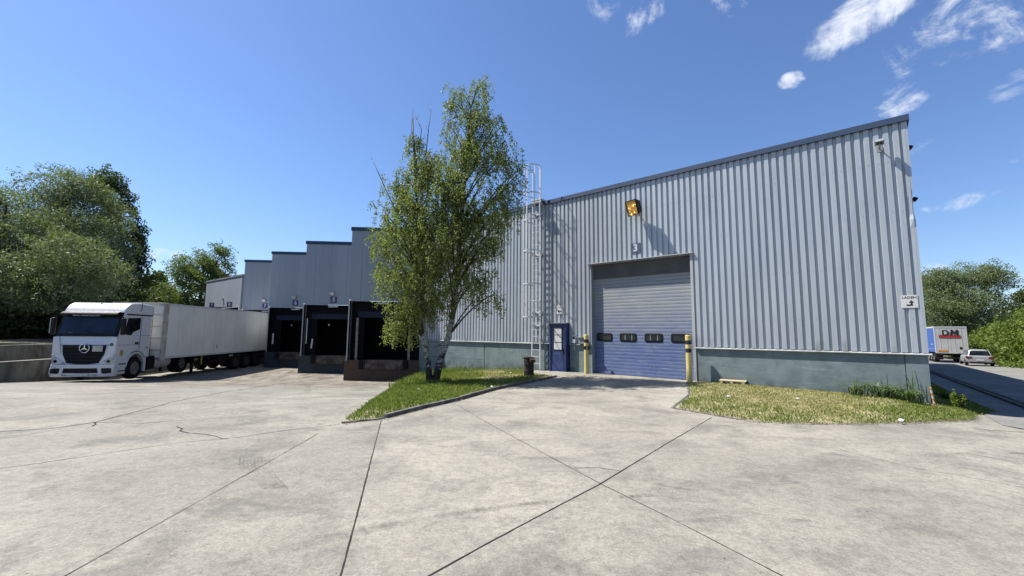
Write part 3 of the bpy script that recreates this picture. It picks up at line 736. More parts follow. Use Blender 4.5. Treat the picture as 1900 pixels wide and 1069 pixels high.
pl = MB()
pl.box(-5.38, -.40, -.028, .05, -.5, 1.155); pl.box(-.385, .03, -.035, .05, -.5, 1.155)
pl.box(-10.22, -9.29, -.028, .05, -.5, 1.155); pl.box(-14.95, -11.07, -.028, .05, -1.2, 1.155); pl.box(-19.94, -14.98, -.028, .05, -1.2, .30); pl.box(-19.94, -14.98, -.026, .05, .315, 1.155)
pl.box(-.0, .035, .06, 45, -1.8, 1.16)
pl.build('concrete_plinth', 'teal_plinth', wh, bevel=.004)
# roller door opening
fr = MB()
fr.box(-9.29, -9.22, -.030, .32, .0, 4.33); fr.build('door_jamb', 'flat_panel', wh, bevel=.004)
fr = MB(); fr.box(-5.47, -5.38, -.055, .32, .0, 4.30); fr.build('door_jamb', 'pale_trim', wh, bevel=.004)
lt = MB(); lt.prism([(-.13, 4.30), (-.13, 4.325), (.0, 4.345), (.05, 4.345), (.05, 4.30)], -9.36, -5.35, 'x'); lt.build('door_lintel', 'pale_trim', wh)
sf = MB(); sf.box(-9.22, -5.47, .0, .3, 4.27, 4.30); sf.build('lintel_soffit', 'flat_panel', wh)
door = thing('x', '', '') ; bpy.data.objects.remove(door)
dm_ = MB(); zz = .075
pz = 3.74
k = 0
def slat(mb, z0, z1, y=.30):
    mb.prism([(y + .04, z0), (y + .006, z0), (y, z0 + .006), (y - .003, (z0 + z1) / 2), (y, z1 - .012), (y + .012, z1 - .003), (y + .04, z1)], -9.22, -5.47, 'x')
hts = [.075 + i * .1222 for i in range(31)]
for a, b_ in zip(hts[:-1], hts[1:]): slat(dm_, a, b_)
sec = dm_.build('roller_door', 'blue_door', wh)
hd = MB(); hd.box(-9.22, -5.47, .25, .30, 3.72, 4.27); hd.build('door_header_seal', 'door_seal_grey', wh, bevel=.01)
bs = MB(); bs.box(-9.2, -5.5, .27, .32, .02, .085); bs.build('bottom_seal', 'black_rubber', sec); sec.location.y = -.12; wh_h = [c for c in wh.children if c.name.startswith('door_header')][0]; wh_h.location.y = -.12
def rrect(cx, cz, w_, h_, r_, n=5):
    P = []
    for (sx, sz, a0) in ((1, 1, 0), (-1, 1, 90), (-1, -1, 180), (1, -1, 270)):
        for i in range(n + 1):
            a = R(a0 + 90 * i / n); P.append((cx + sx * (w_ / 2 - r_) + r_ * cos(a), cz + sz * (h_ / 2 - r_) + r_ * sin(a)))
    return P
for cx in (-8.79, -7.83, -6.87, -5.93):
    f_ = MB(); po = rrect(cx, 1.47, .66, .31, .07); pi_ = rrect(cx, 1.47, .57, .22, .045); n = len(po)
    vs = [(x, .285, z) for x, z in po] + [(x, .272, z) for x, z in pi_] + [(x, .3, z) for x, z in po] + [(x, .295, z) for x, z in pi_]
    f_.add(vs, [(i, (i + 1) % n, n + (i + 1) % n, n + i) for i in range(n)] + [(i, (i + 1) % n, 2 * n + (i + 1) % n, 2 * n + i) for i in range(n)] + [(n + i, n + (i + 1) % n, 3 * n + (i + 1) % n, 3 * n + i) for i in range(n)])
    wf = f_.build('door_window', 'black_rubber', sec)
    g_ = MB(); g_.prism(pi_, .287, .292, 'y'); g_.build('pane', 'dusty_glass', wf)
    if cx > -8.5 and cx < -6:
        for u in (cx - .12, cx + .14): b2 = MB(); b2.box(u, u + .012, .282, .286, 1.37, 1.57); b2.build('glazing_bar', 'galvanised', wf)
# small blue service door in a shallow box
sdm = MB(); sdm.box(-11.07, -11.0, -.27, .05, .0, 2.0, 0); sdm.box(-10.33, -10.27, -.27, .05, .0, 2.0); sdm.box(-11.0, -10.33, -.27, .05, 1.93, 2.0)
sdm.box(-11.0, -10.33, -.25, .05, .0, .06); box_ = sdm.build('door_frame', 'navy_door', wh, bevel=.004)
cap = MB(); cap.box(-11.12, -10.22, -.33, .02, 2.0, 2.02); cap.build('door_canopy', 'pale_trim', wh)
dl = MB(); dl.box(-11.0, -10.33, -.235, -.19, .06, 1.93); dl.box(-10.93, -10.40, -.242, -.234, .15, .80); dl.box(-10.97, -10.90, -.242, -.234, .9, 1.88); dl.box(-10.42, -10.36, -.242, -.234, .9, 1.88)
sdoor = dl.build('service_door', 'navy_door', wh, bevel=.004)
gf = MB(); gf.box(-10.87, -10.45, -.25, -.236, .92, 1.84); gfo = gf.build('window_frame', 'black_rubber', sdoor)
for zc in (1.08, 1.38, 1.68):
    g_ = MB(); g_.box(-10.84, -10.48, -.256, -.251, zc - .135, zc + .135); g_.build('pane', 'sign_white', sdoor)
h_ = MB(); h_.box(-10.42, -10.36, -.27, -.24, .78, .98); h_.build('door_handle', 'truck_black', sdoor, bevel=.01)
sp_ = MB(); sp_.box(-11.30, -11.07, -.06, -.026, -.0, 1.15, M=None); sp_.build('plinth_pier', 'dock_plinth', wh)

# ---- docks
eA = R(4.7)
eV = Vector((cos(eA), sin(eA), 0)); tV = Vector((-sin(eA), cos(eA), 0))
D4 = Vector((-8.95, 22.95, 0)); ST = Vector((-4.35, 3.73, 0))
Minv = Matrix.Translation(Vector((10.16, 10.37, 0))) @ Matrix.Rotation(WA, 4, 'Z'); Minv = Minv.inverted()
DW = 4.03
docks = []
for k in range(4):
    o = D4 + ST * k
    Ml = Minv @ Matrix.Translation(o) @ Matrix.Rotation(eA, 4, 'Z')
    def add(mb_, name, mat, par=wh, **kw):
        ob = mb_.build(name, mat, par, **kw)
        if par is wh: ob.matrix_local = Ml
        return ob
    wtop = 4.0 if k else DW
    b = MB()   # panel face above opening: vertical sheets with fine seams
    xs = [0.0, .62, 1.62, 2.62, 3.62, wtop]
    for a, c in zip(xs[:-1], xs[1:]): b.box(a + .003, c - .003, 0, .12, 3.30, 7.2)
    b.box(0.0, .06, 0.001, .12, .06, 3.30); b.box(3.93, wtop, 0.001, .12, .06, 3.30)
    add(b, 'dock_panels', 'flat_panel', bevel=.003)
    b = MB(); b.box(-.05, wtop + (.04 if k else 0), -.06, .10, 7.2, 7.4); b.box(-.05, .05, .10, 4.2, 7.2, 7.4); add(b, 'dock_fascia', 'navy_fascia', bevel=.006)
    b = MB(); b.box(-.0, .1, .12, 4.15, .06, 7.2); add(b, 'return_wall', 'flat_panel')
    b = MB(); b.box(-.06, .1, .05, 4.15, -1.25, .06); add(b, 'return_plinth', 'dock_plinth')
    b = MB(); b.prism([(-.05, 3.27), (-.05, 3.30), (.0, 3.33), (.05, 3.33), (.05, 3.27)], .02, 3.98, 'x'); b.box(.03, .07, -.02, .06, .06, 3.27); b.box(3.91, 3.96, -.02, .06, .06, 3.27)
    add(b, 'opening_trim', 'pale_trim')
    b = MB(); b.box(-.07, wtop, -.04, .35, -1.3, .055); add(b, 'dock_plinth', 'rusty_dock_plinth' if k == 0 else 'dock_plinth', bevel=.01)
    # shelter: side flaps, header, dark room
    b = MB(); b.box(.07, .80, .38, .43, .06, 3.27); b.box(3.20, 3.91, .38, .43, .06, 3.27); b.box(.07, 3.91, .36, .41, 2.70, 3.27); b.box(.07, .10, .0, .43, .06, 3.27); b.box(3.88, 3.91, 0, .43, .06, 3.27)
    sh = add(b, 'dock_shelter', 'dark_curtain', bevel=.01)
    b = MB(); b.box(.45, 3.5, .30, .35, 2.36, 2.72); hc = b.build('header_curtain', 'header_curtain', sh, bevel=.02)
    b = MB(); b.box(.2, 3.8, 2.4, 2.45, .06, 3.27); b.box(.2, 3.8, .35, 2.4, 3.2, 3.25); b.box(.18, .2, .34, 2.4, .06, 3.2); b.box(3.8, 3.82, .34, 2.4, .06, 3.2); b.box(.2, 3.8, .35, 2.4, .02, .06); add(b, 'dock_recess', 'interior_shade')
    b = MB(); b.box(1.02, 3.02, -.10, .3, -.42, .07); b.box(1.05, 2.99, -.16, -.1, -.44, -.38)
    lv = add(b, 'dock_leveller', 'worn_shaded_steel', bevel=.01)
    for u in (.72, 3.1): b = MB(); b.box(u, u + .2, -.20, -.04, -.42, .04); add(b, 'rubber_bumper', 'black_rubber', bevel=.02)
    b = MB(); b.tube([(.98, -.12, .02), (.98, -.14, -.44), (1.1, -.17, -.46), (3.0, -.17, -.46), (3.06, -.14, -.44), (3.06, -.12, .02)], .025, 6); b.build('leveller_frame', 'rust', lv)
    if k == 0:
        for u in (.42, 3.25): b = MB(); b.box(u, u + .12, .12, .2, .06, 2.35); add(b, 'guard_rail', 'guard_cream', bevel=.01)
    elif k == 1:
        b = MB(); b.box(.55, .63, .05, .12, .55, 1.15, M=Matrix.Rotation(R(4), 4, 'Y')); add(b, 'guard_rail', 'galvanised', bevel=.01); b = MB(); b.box(.28, .33, .02, .08, .8, 2.4); add(b, 'guard_rail', 'galvanised', bevel=.01)
    elif k == 2:
        b = MB(); b.box(.36, .46, .05, .12, .65, 1.4); add(b, 'guard_rail', 'galvanised', bevel=.01)
    b = MB(); b.box(1.55, 2.15, .02, .14, 3.12, 3.2); add(b, 'strip_light', 'galvanised', bevel=.02)
    b = MB(); b.box(1.5, 1.58, .345, .355, 1.95, 2.05); add(b, 'traffic_signal', 'sign_white') if k in (1, 2) else None
    if k == 1:
        b = MB(); b.tube([(2.94, -.07, 5.1), (2.93, -.07, 3.3), (2.95, -.07, 2.2), (2.88, -.08, 1.15)], .045, 8); b.tube([(3.04, -.05, 3.3), (3.03, -.05, 1.2)], .02, 6); add(b, 'drain_pipe', 'rust')
# roofs of the stepped bays
b = MB()
for k in range(4):
    o = D4 + ST * k; P = [o, o + eV * 4.0, o + eV * 4.0 + tV * 16, o + tV * 16]
    b.add([Minv @ Vector((q.x, q.y, 7.22 - .01 * k)) for q in P], [(0, 1, 2, 3)])
b.build('bay_roof', 'roof_sheet', wh, recalc=False)
# lower far block with docks 8 and 9, parallel to the long wall
dA = math.atan2(3.73, -4.35)
dV = Vector((cos(dA), sin(dA), 0)); LB0 = D4 + ST * 3 + dV * .45
Mb = Minv @ Matrix.Translation(LB0) @ Matrix.Rotation(dA + pi, 4, 'Z')   # local x points back to the right, y into the building
b = MB()
for a in range(10): b.box(-(a + 1) * 1.03 + .003, -a * 1.03 - .003, 0, .12, 3.55 + .03 * a, 6.05 + .02 * a)
ob = b.build('far_block_panels', 'flat_panel', wh, bevel=.003); ob.matrix_local = Mb
b = MB(); b.add([(0.1, -.05, 6.08), (-10.35, -.05, 6.27), (-10.35, 8, 6.27), (.1, 8, 6.08), (.1, -.05, 6.22), (-10.35, -.05, 6.42), (-10.35, 8, 6.42), (.1, 8, 6.22)], [(0, 1, 2, 3), (4, 5, 6, 7), (0, 1, 5, 4), (1, 2, 6, 5), (2, 3, 7, 6), (3, 0, 4, 7)])
ob = b.build('far_block_fascia', 'roof_sheet', wh); ob.matrix_local = Mb
b = MB(); b.box(-10.3, 0, -.06, .02, 3.50, 3.56); b.box(-10.3, -10.15, -.05, .1, -.9, 3.5); b.box(-5.3, -5.05, -.05, .1, -.9, 3.5); b.box(-.2, 0, -.05, .1, -.9, 3.5)
ob = b.build('far_block_trim', 'pale_trim', wh); ob.matrix_local = Mb
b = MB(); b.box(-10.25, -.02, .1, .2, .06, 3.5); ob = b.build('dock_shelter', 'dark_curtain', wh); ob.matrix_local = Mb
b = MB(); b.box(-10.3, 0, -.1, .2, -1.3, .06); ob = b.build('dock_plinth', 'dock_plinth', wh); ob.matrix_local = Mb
b = MB(); b.box(-10.3, -10.18, .12, 8, -1.3, 6.2); ob = b.build('far_block_end', 'flat_panel', wh); ob.matrix_local = Mb

def wall_pt(s, p, z):
    x, y = WP(s, p); return (x, y, z)
def wthing(name, label, cat, s, z, p=0., group=None):
    return thing(name, label, cat, wall_pt(s, p, z), WA, group)
# ---- number signs
def number_sign(num, loc, rz, label, size=.40, bg='sign_blue', group='number signs above the loading bays', tsize=.36):
    t = thing('number_sign', label, 'sign', loc, rz, group)
    b = MB(); b.box(-size / 2, size / 2, -.012, 0, -size / 2, size / 2); b.build('sign_plate', bg, t, bevel=.003)
    text_part(num, 'numeral', 'sign_white', t, (0, -.0125, 0), tsize, offset=.012, ext=.002, sx=.95)
    return t
def on_dock(k, x, y, z):
    o = D4 + ST * k + eV * x + tV * y; return (o.x, o.y, z)
number_sign('3', wall_pt(7.36, .055, 4.72), WA, 'faded blue sign with a white 3 on the ribbed wall above the blue roller door', .37, 'faded_sign_blue')
number_sign('5', on_dock(1, 1.88, -.005, 3.60), eA, 'navy sign with a white 5, first clear dock left of the birch crown')
number_sign('6', on_dock(2, 1.86, -.005, 3.62), eA, 'navy sign with a white 6 between the signs 5 and 7')
number_sign('7', on_dock(3, 1.80, -.005, 3.63), eA, 'navy sign with a white 7 just above the rear end of the white trailer')
number_sign('4', on_dock(0, 2.35, -.005, 3.62), eA, 'navy dock sign half hidden by the birch leaves')
for num, s_, z in (('8', 2.15, 3.80), ('9', 7.3, 3.93)):
    p = LB0 + dV * s_ - Vector((-dV.y, dV.x, 0)) * -.03
    nrm = Vector((cos(dA + pi), sin(dA + pi), 0)); out = Vector((nrm.y, -nrm.x, 0)); p = LB0 + dV * s_ + out * .16
    number_sign(num, (p.x, p.y, z), eA, {'8': 'navy sign with a white 8 on the low far block, right one of its two', '9': 'navy sign on the low far block, partly sunk behind the trailer roof, leftmost of all'}[num], .42)
def flood(loc, rz, label, group=None,  sc=1., mat='galvanised', lens='lamp_glass', tilt=35, name='floodlight', out=.3, wd_=.30, hh=.24, dp=.10, yaw=0.):
    t = thing(name, label, 'wall lamp', loc, rz, group)
    M_ = Matrix.Translation((0, -out, 0)) @ Matrix.Rotation(R(yaw), 4, 'Z') @ Matrix.Rotation(R(tilt), 4, 'X')
    b = MB(); a, h2 = wd_ / 2 * sc, hh / 2 * sc
    # tapered housing: wide lens face towards -y, narrower back
    vs = [(-a, -dp / 2, -h2), (a, -dp / 2, -h2), (a, -dp / 2, h2), (-a, -dp / 2, h2), (-a * .75, dp, -h2 * .7), (a * .75, dp, -h2 * .7), (a * .75, dp, h2 * .7), (-a * .75, dp, h2 * .7)]
    b.add([M_ @ Vector(v) for v in vs], [(4, 5, 6, 7), (0, 1, 5, 4), (1, 2, 6, 5), (2, 3, 7, 6), (3, 0, 4, 7), (0, 1, 2, 3)])
    for q in ((-a, -a + .03 * sc, -h2, h2), (a - .03 * sc, a, -h2, h2), (-a, a, h2 - .03 * sc, h2), (-a, a, -h2, -h2 + .03 * sc)): b.box(q[0], q[1], -dp / 2 - .02, -dp / 2 - .001, q[2], q[3], M=M_)
    b.build('housing', mat, t, bevel=.006)
    b = MB(); b.box(-a + .03 * sc, a - .03 * sc, -dp / 2 - .008, -dp / 2 - .002, -h2 + .03 * sc, h2 - .03 * sc, M=M_); b.build('lens', lens, t)
    b = MB(); b.tube([(0, 0, -.12 * sc), (0, -out * .6, -.1 * sc), (0, -out, -.0)], .018, 6); b.box(-.06, .06, -.015, 0, -.2 * sc, -.04 * sc); b.build('bracket', 'flat_panel', t)
    return t
flood(on_dock(1, 1.80, 0, 4.0), eA, 'small grey floodlight over the empty dock nearest the birch', 'small lamps above the dock signs', sc=.85, out=.14, tilt=30)
flood(on_dock(2, 1.78, 0, 4.05), eA, 'small grey floodlight over the empty dock nearest the white trailer', 'small lamps above the dock signs', sc=.85, out=.14, tilt=30)
flood(on_dock(3, 1.74, 0, 4.03), eA, 'small bright floodlight just above the rear of the white trailer', 'small lamps above the dock signs', sc=.85, out=.14, tilt=10)
p = LB0 + dV * 4.6 + out * .02
flood((p.x, p.y, 4.4), dA + pi, 'tiny pale floodlight on the low far block', 'small lamps above the dock signs', sc=.8, out=.1, tilt=0)
flood(wall_pt(7.22, .04, 6.12), WA, 'large amber floodlight in a black frame above the roller door', None, 1.0, 'truck_black', 'amber_lens', 18, out=.42, wd_=.46, hh=.56, dp=.20, yaw=-16)
flood(wall_pt(.52, .04, 6.66), WA, 'small grey floodlight under the roof edge at the right corner', None, 1.0, 'flat_panel', 'dusty_glass', 70, out=.22, wd_=.19, hh=.17, dp=.05)
for m_, z, l_ in ((.35, 6.55, 'upper dark lamp peeping round the right corner below the roof'), (.35, 5.15, 'lower dark lamp peeping round the right corner beside the dented flashing')):
    q = C0 + dS * m_ + dL * .035
    flood((q.x, q.y, z), WA + pi / 2, l_, None, .42, 'truck_black', 'lamp_glass', 40, out=.055, dp=.05)

# ---- LADEN sign and little sign above the service door
t = wthing('direction_sign', 'white sign reading LADEN with a black turning arrow at the right corner', 'sign', .215, 2.47, .05)
b = MB(); b.box(-.155, .155, -.012, 0, -.16, .16); b.build('sign_plate', 'sign_white', t, bevel=.002)
text_part('LADEN', 'lettering', 'ink', t, (0, -.0125, .095), .082, offset=.002, ext=.001, sx=1.05)
b = MB(); b.prism([(-.06, -.11), (.055, -.11), (.055, -.03), (.085, -.03), (.035, .035), (-.015, -.03), (.015, -.03), (.015, -.075), (-.06, -.075)], -.0145, -.0125, 'y'); b.build('arrow', 'ink', t)
t = wthing('direction_sign', 'small white notice with a black arrow above the blue service door', 'sign', 10.68, 2.55, .05)
b = MB(); b.box(-.15, .15, -.012, 0, -.17, .17); b.build('sign_plate', 'sign_white', t, bevel=.002)
text_part('LADEN', 'lettering', 'ink', t, (0, -.0125, .10), .075, ext=.001)
b = MB(); b.prism([(-.11, -.05), (-.04, .01), (-.04, -.03), (.09, -.03), (.09, -.07), (-.04, -.07), (-.04, -.11)], -.0145, -.0125, 'y'); b.build('arrow', 'ink', t)

# ---- boxes beside the service door
t = wthing('intercom_box', 'small grey call box on the wall right of the service door', 'box', 9.98, 1.22, .04)
b = MB(); b.box(-.07, .07, -.09, 0, 0, .30); b.box(-.09, .09, -.11, 0, .30, .32); b.build('housing', 'galvanised', t, bevel=.006)
b = MB(); b.box(-.045, .045, -.096, -.09, .16, .25); b.build('panel', 'black_rubber', t)
b = MB(); b.tube([(0, -.04, 0), (0, -.04, -.25)], .012, 6); b.build('cable', 'galvanised', t)
t = wthing('letter_box', 'pale wall box with a tilted lid beside the left yellow bollard', 'box', 9.60, 1.20, .04)
b = MB(); b.box(-.14, .14, -.12, 0, 0, .24); b.build('housing', 'flat_panel', t, bevel=.006)
b = MB(); b.box(-.17, .17, -.17, 0, .245, .265); b.build('lid', 'pale_trim', t)

# ---- caged ladder
lad = wthing('roof_ladder', 'tall galvanised caged ladder fixed to the ribbed wall beside the service door', 'ladder', 11.72, 0.02)
b = MB()
for x in (-.21, .21): b.box(x - .025, x + .025, -.30, -.27, .10, 8.75)
b.build('side_rail', 'galvanised', lad)
for i in range(26): b = MB(); b.box(-.21, .21, -.30, -.27, .32 + i * .28 - .013, .32 + i * .28 + .013); b.build('rung', 'galvanised', lad)
hz = [2.25, 3.62, 5.02, 6.35, 7.50, 8.72]
for z in hz:
    b = MB(); P = [(-.21, -.29, z)] + [(.36 * sin(R(a)), -.62 - .36 * cos(R(a)) if False else -.60 - .36 * cos(R(a)), z) for a in np.linspace(-115, 115, 17)] + [(.21, -.29, z)]
    P = [(x * (-1), y, zz_) for x, y, zz_ in P]; P[0], P[-1] = (P[1][0] * .65, -.29, z), (P[-2][0] * .65, -.29, z)
    vs = []
    for (x, y, z_) in P: vs += [(x, y, z_ - .025), (x, y, z_ + .025)]
    n = len(P)
    # flat bar hoop with thickness
    cx, cy = 0, -.6; vs2 = [((x - cx) * .975 + cx, (y - cy) * .975 + cy, z_) for x, y, z_ in vs]
    b.add(vs + vs2, [(2 * i, 2 * i + 1, 2 * i + 3, 2 * i + 2) for i in range(n - 1)] + [(2 * n + 2 * i, 2 * n + 2 * i + 2, 2 * n + 2 * i + 3, 2 * n + 2 * i + 1) for i in range(n - 1)] + [(2 * i, 2 * i + 2, 2 * n + 2 * i + 2, 2 * n + 2 * i) for i in range(n - 1)] + [(2 * i + 1, 2 * n + 2 * i + 1, 2 * n + 2 * i + 3, 2 * i + 3) for i in range(n - 1)])
    b.build('hoop', 'galvanised', lad)
for a in (-100, -55, 0, 55, 100):
    b = MB(); x, y = .352 * sin(R(a)), -.60 - .352 * cos(R(a)); b.box(x - .018, x + .018, y - .004, y + .004, 2.2, 8.75); b.build('cage_bar', 'galvanised', lad)
for z in (1.9, 2.45, 4.95, 6.75, 7.15):
    b = MB()
    for x in (-.23, .19): b.box(x, x + .04, -.31, -.04, z - .03, z + .03)
    b.box(-.27, .27, -.085, -.04, z - .035, z + .035); b.build('wall_bracket', 'galvanised', lad)
b = MB(); b.box(-.26, .26, -.50, -.31, 7.15, 7.19); b.box(-.26, .26, -.32, .1, 7.33, 7.37); b.build('landing_step', 'galvanised', lad)
b = MB(); b.tube([(-.3, -.4, 2.55), (-.33, -.75, 2.9), (-.2, -.32, 2.95), (.2, -.32, 2.95), (.25, -.36, 2.5)], .016, 6); b.build('anti_climb_bar', 'galvanised', lad)

# ---- bollards
def bollard(loc, label, extra=False, hgt=1.50, r_=.088):
    t = thing('bollard', label, 'bollard', loc, 0, 'yellow bollards either side of the roller door')
    b = MB(); b.lathe([(r_, -.3), (r_, hgt - .015), (r_ - .012, hgt), (.001, hgt + .004)], 28); o = b.build('post', 'bollard_yellow', t, recalc=True); o.data.shade_smooth(); o.data.set_sharp_from_angle(angle=R(30))
    for z0 in (hgt - .30, hgt - .56):
        b = MB(); b.lathe([(r_ + .002, z0), (r_ + .002, z0 + .13)], 28); b.build('black_band', 'bollard_black', t)
    if extra:
        b = MB(); b.box(-.12, .12, -.11, -.09, hgt - .56, hgt - .43); b.build('reflector', 'bollard_black', t)
        b = MB(); b.lathe([(.03, 0), (.03, .01)], 10, Matrix.Translation((0, -.112, hgt - .5)) @ Matrix.Rotation(pi / 2, 4, 'X')); b.build('stud', 'sign_white', t)
    return t
bollard((5.70, 13.62, G(5.70, 13.62)), 'right yellow bollard with two black bands, in front of the last door window')
bollard((2.86, 16.15, G(2.86, 16.15)), 'left yellow bollard with a black plate, between the service door and roller door', True, 1.47)

# ---- rusty drum
t = thing('oil_drum', 'small rusty open drum used as a bin at the end of the kerb', 'drum', (.66, 15.95, G(.66, 15.95) + .02), .3)
b = MB(); pr = []
for i in range(15):
    z = .68 * i / 14; pr.append((.185 + (.01 if i in (4, 9) else 0) + (.008 if i in (0, 14) else 0), z))
pr += [(.17, .68), (.165, .12), (.001, .10)]
b.lathe(pr, 30); b.build('drum', 'rust_dark', t)
b = MB(); b.tube([(.19 * cos(a), .19 * sin(a), .685) for a in np.linspace(0, 2 * pi, 24)[:-1]], .014, 6, closed=True); b.box(-.27, -.14, -.03, .03, .64, .67); b.box(-.06, .12, -.12, .02, .6, .72, M=Matrix.Rotation(.4, 4, 'X')); b.build('rim', 'rust', t)

# ---- wooden pallet piece
t = thing('wooden_platform', 'pale wooden pallet lying on the dry grass left of the bollard shadow', 'pallet', (6.72, 12.92, G(6.72, 12.92) + .03), R(-34))
t['label'] = 'small pale wooden pallet lying on the dry grass against the teal plinth'
t.name = 'pallet'
b = MB()
for i in range(5): b.box(-.36, .36, -.21 + i * .085, -.21 + i * .085 + .08, .10, .12)
b.build('deck_boards', 'wood', t, bevel=.003)
b = MB()
for x in (-.33, -.05, .25): b.box(x, x + .08, -.21, .21, .02, .098)
b.box(-.36, .36, -.21, -.13, 0, .018); b.box(-.36, .36, .13, .21, 0, .018)
b.build('runners', 'wood', t, bevel=.003)

# ---- striped post
t = thing('warning_post', 'short orange and white striped post leaning at the right corner of the plinth', 'post', (10.03, 10.14, G(10.03, 10.14) + .02), 0)
M_ = Matrix.Rotation(R(-9), 4, 'Y')
for i in range(7):
    b = MB(); b.lathe([(.022, i * .065), (.022, (i + 1) * .065 - .001)], 12, M_); b.build('stripe', 'orange_plastic' if i % 2 == 0 else 'sign_white', t)
b = MB(); b.lathe([(.05, 0), (.045, .03), (.024, .05)], 14); b.build('foot', 'orange_plastic', t)

# ---- litter
lit = [(5.39, 10.63, 'crumpled white paper on the dry grass nearest the pallet'), (6.83, 10.19, 'crumpled white paper in the middle of the dry verge'), (7.16, 7.9, 'flattened white cup on the concrete at the verge edge'),
       (-2.66, 12.26, 'white scrap on the green grass in front of the birch'), (-.55, 12.3, 'white plastic scrap beside the dark kerb'), (.0, 16.9, 'white scrap on the shaded grass left of the drum'), (-2.0, 18.9, 'pale scrap on the grass close to the left plinth')]
for x, y, l_ in lit:
    b = MB(); n = 9; vs = [(0, 0, .05)] + [(.07 * random.uniform(.6, 1.2) * cos(a), .05 * random.uniform(.6, 1.2) * sin(a), random.uniform(.0, .04)) for a in np.linspace(0, 2 * pi, n + 1)[:-1]]
    vs2 = [(v[0], v[1], v[2] - .006) for v in vs]
    b.add(vs + vs2, [(0, i + 1, (i + 1) % n + 1) for i in range(n)] + [(n + 1, n + 1 + (i + 1) % n + 1, n + 2 + i) for i in range(n)] + [(i + 1, (i + 1) % n + 1, n + 1 + (i + 1) % n + 1, n + 2 + i) for i in range(n)])
    o = b.build('litter', 'litter_white'); o.location = (x, y, G(x, y) + .055); tag(o, l_, 'litter', 'bits of white litter')
    o.rotation_euler = (0, 0, random.uniform(0, 3))

# ------------------------------------------------------------------ vehicles
def wheel(parent, x, y, z, r_=.5, w_=.3, side=1, rim='rim_metal', name='wheel', hub=True):
    """axle along local x, side=+1 shows the rim towards +x"""
    M_ = Matrix.Translation((x, y, z)) @ Matrix.Rotation(pi / 2 * side, 4, 'Y')
    b = MB(); b.lathe([(r_ * .58, -w_ / 2), (r_ * .93, -w_ / 2), (r_, -w_ * .36), (r_, w_ * .36), (r_ * .93, w_ / 2), (r_ * .62, w_ / 2), (r_ * .58, w_ * .40)], 32, M_)
    tw = b.build(name, 'tyre', parent); tw.data.shade_smooth(); tw.data.set_sharp_from_angle(angle=R(35))
    b = MB(); b.lathe([(r_ * .60, w_ * .44), (r_ * .56, w_ * .46), (r_ * .50, w_ * .30), (r_ * .30, w_ * .26), (r_ * .22, w_ * .48), (r_ * .1, w_ * .5)], 32, M_)
    o = b.build('rim', rim, tw)
    b = MB()
    for k in range(10):
        a = 2 * pi * k / 10; b.lathe([(.035 * r_ / .5, w_ * .27), (.035 * r_ / .5, w_ * .30)], 10, M_ @ Matrix.Translation((cos(a) * r_ * .40, sin(a) * r_ * .40, 0)))
    b.build('rim_holes', 'truck_black', tw)
    return tw
# ---- white semi truck (local x to the right in the photograph, y towards the docks)
TRK = Vector((-20.33, 34.30, 0))
trk = thing('semi_truck', 'white articulated lorry with a star emblem backed into dock 7', 'truck', TRK, eA)
FY, GZ = -15.85, -.76      # front plane, ground level under the cab
def zc(h): return GZ + h
prof = [(FY + .06, zc(.28)), (FY + .0, zc(.45)), (FY + .0, zc(.95)), (FY + .05, zc(1.95)), (FY + .10, zc(2.02)), (FY + .30, zc(2.92)), (FY + .34, zc(3.05)), (FY + .52, zc(3.32)), (FY + .80, zc(3.48)), (FY + 1.5, zc(3.52)), (FY + 2.28, zc(3.46)),
        (FY + 2.30, zc(.95)), (FY + 2.02, zc(.95)), (FY + 1.90, zc(1.13)), (FY + 1.66, zc(1.24)), (FY + 1.36, zc(1.28)), (FY + 1.06, zc(1.22)), (FY + .86, zc(1.02)), (FY + .78, zc(.72)), (FY + .78, zc(.28))]
b = MB(); b.prism(prof, -1.22, 1.22, 'x'); cab = b.build('cab', 'truck_white', trk, bevel=.07, seg=3)
cab.data.shade_smooth(); 
for m_ in cab.modifiers: m_.harden_normals = True
wsp = lambda z: FY + .05 + (z - 1.95) * .25 / .97   # front plane of windscreen zone by height
def slab(name, mat, par, x0, x1, h0, h1, off=.012, th=.03, nx=1, bevel=.0, taper=0., curve=0.):
    b_ = MB(); n = 10; vs = []
    for j, h in enumerate((h0, h1)):
        for i in range(n + 1):
            x = x0 + (x1 - x0) * i / n
            if j: x = (x0 + x1) / 2 + (x - (x0 + x1) / 2) * (1 - taper)
            yy = wsp(max(h, 1.95)) - off + curve * (abs(x) / 1.22) ** 4; vs.append((x, yy, zc(h)))
    vs2 = [(x, y + th, z) for x, y, z in vs]; m = n + 1
    fs = [(i, i + 1, m + i + 1, m + i) for i in range(n)]; N = 2 * m
    fs += [tuple(N + q for q in f) for f in fs] + [(i, i + 1, N + i + 1, N + i) for i in range(n)] + [(m + i, m + i + 1, N + m + i + 1, N + m + i) for i in range(n)] + [(0, m, N + m, N), (n, m + n, N + m + n, N + n)]
    b_.add(vs + vs2, fs); return b_.build(name, mat, par, bevel=bevel)
slab('windscreen_surround', 'truck_black', trk, -1.20, 1.20, 1.97, 3.04, .035, .06, curve=.03)
slab('windscreen', 'windscreen_glass', trk, -1.10, 1.10, 2.07, 2.80, .045, .02, curve=.03)
b = MB(); b.prism([(FY + .06, zc(3.00)), (FY + .02, zc(2.93)), (FY + .12, zc(2.86)), (FY + .30, zc(3.06)), (FY + .34, zc(3.10))], -1.12, 1.12, 'x'); vz = b.build('sun_visor', 'truck_black', trk, bevel=.01)
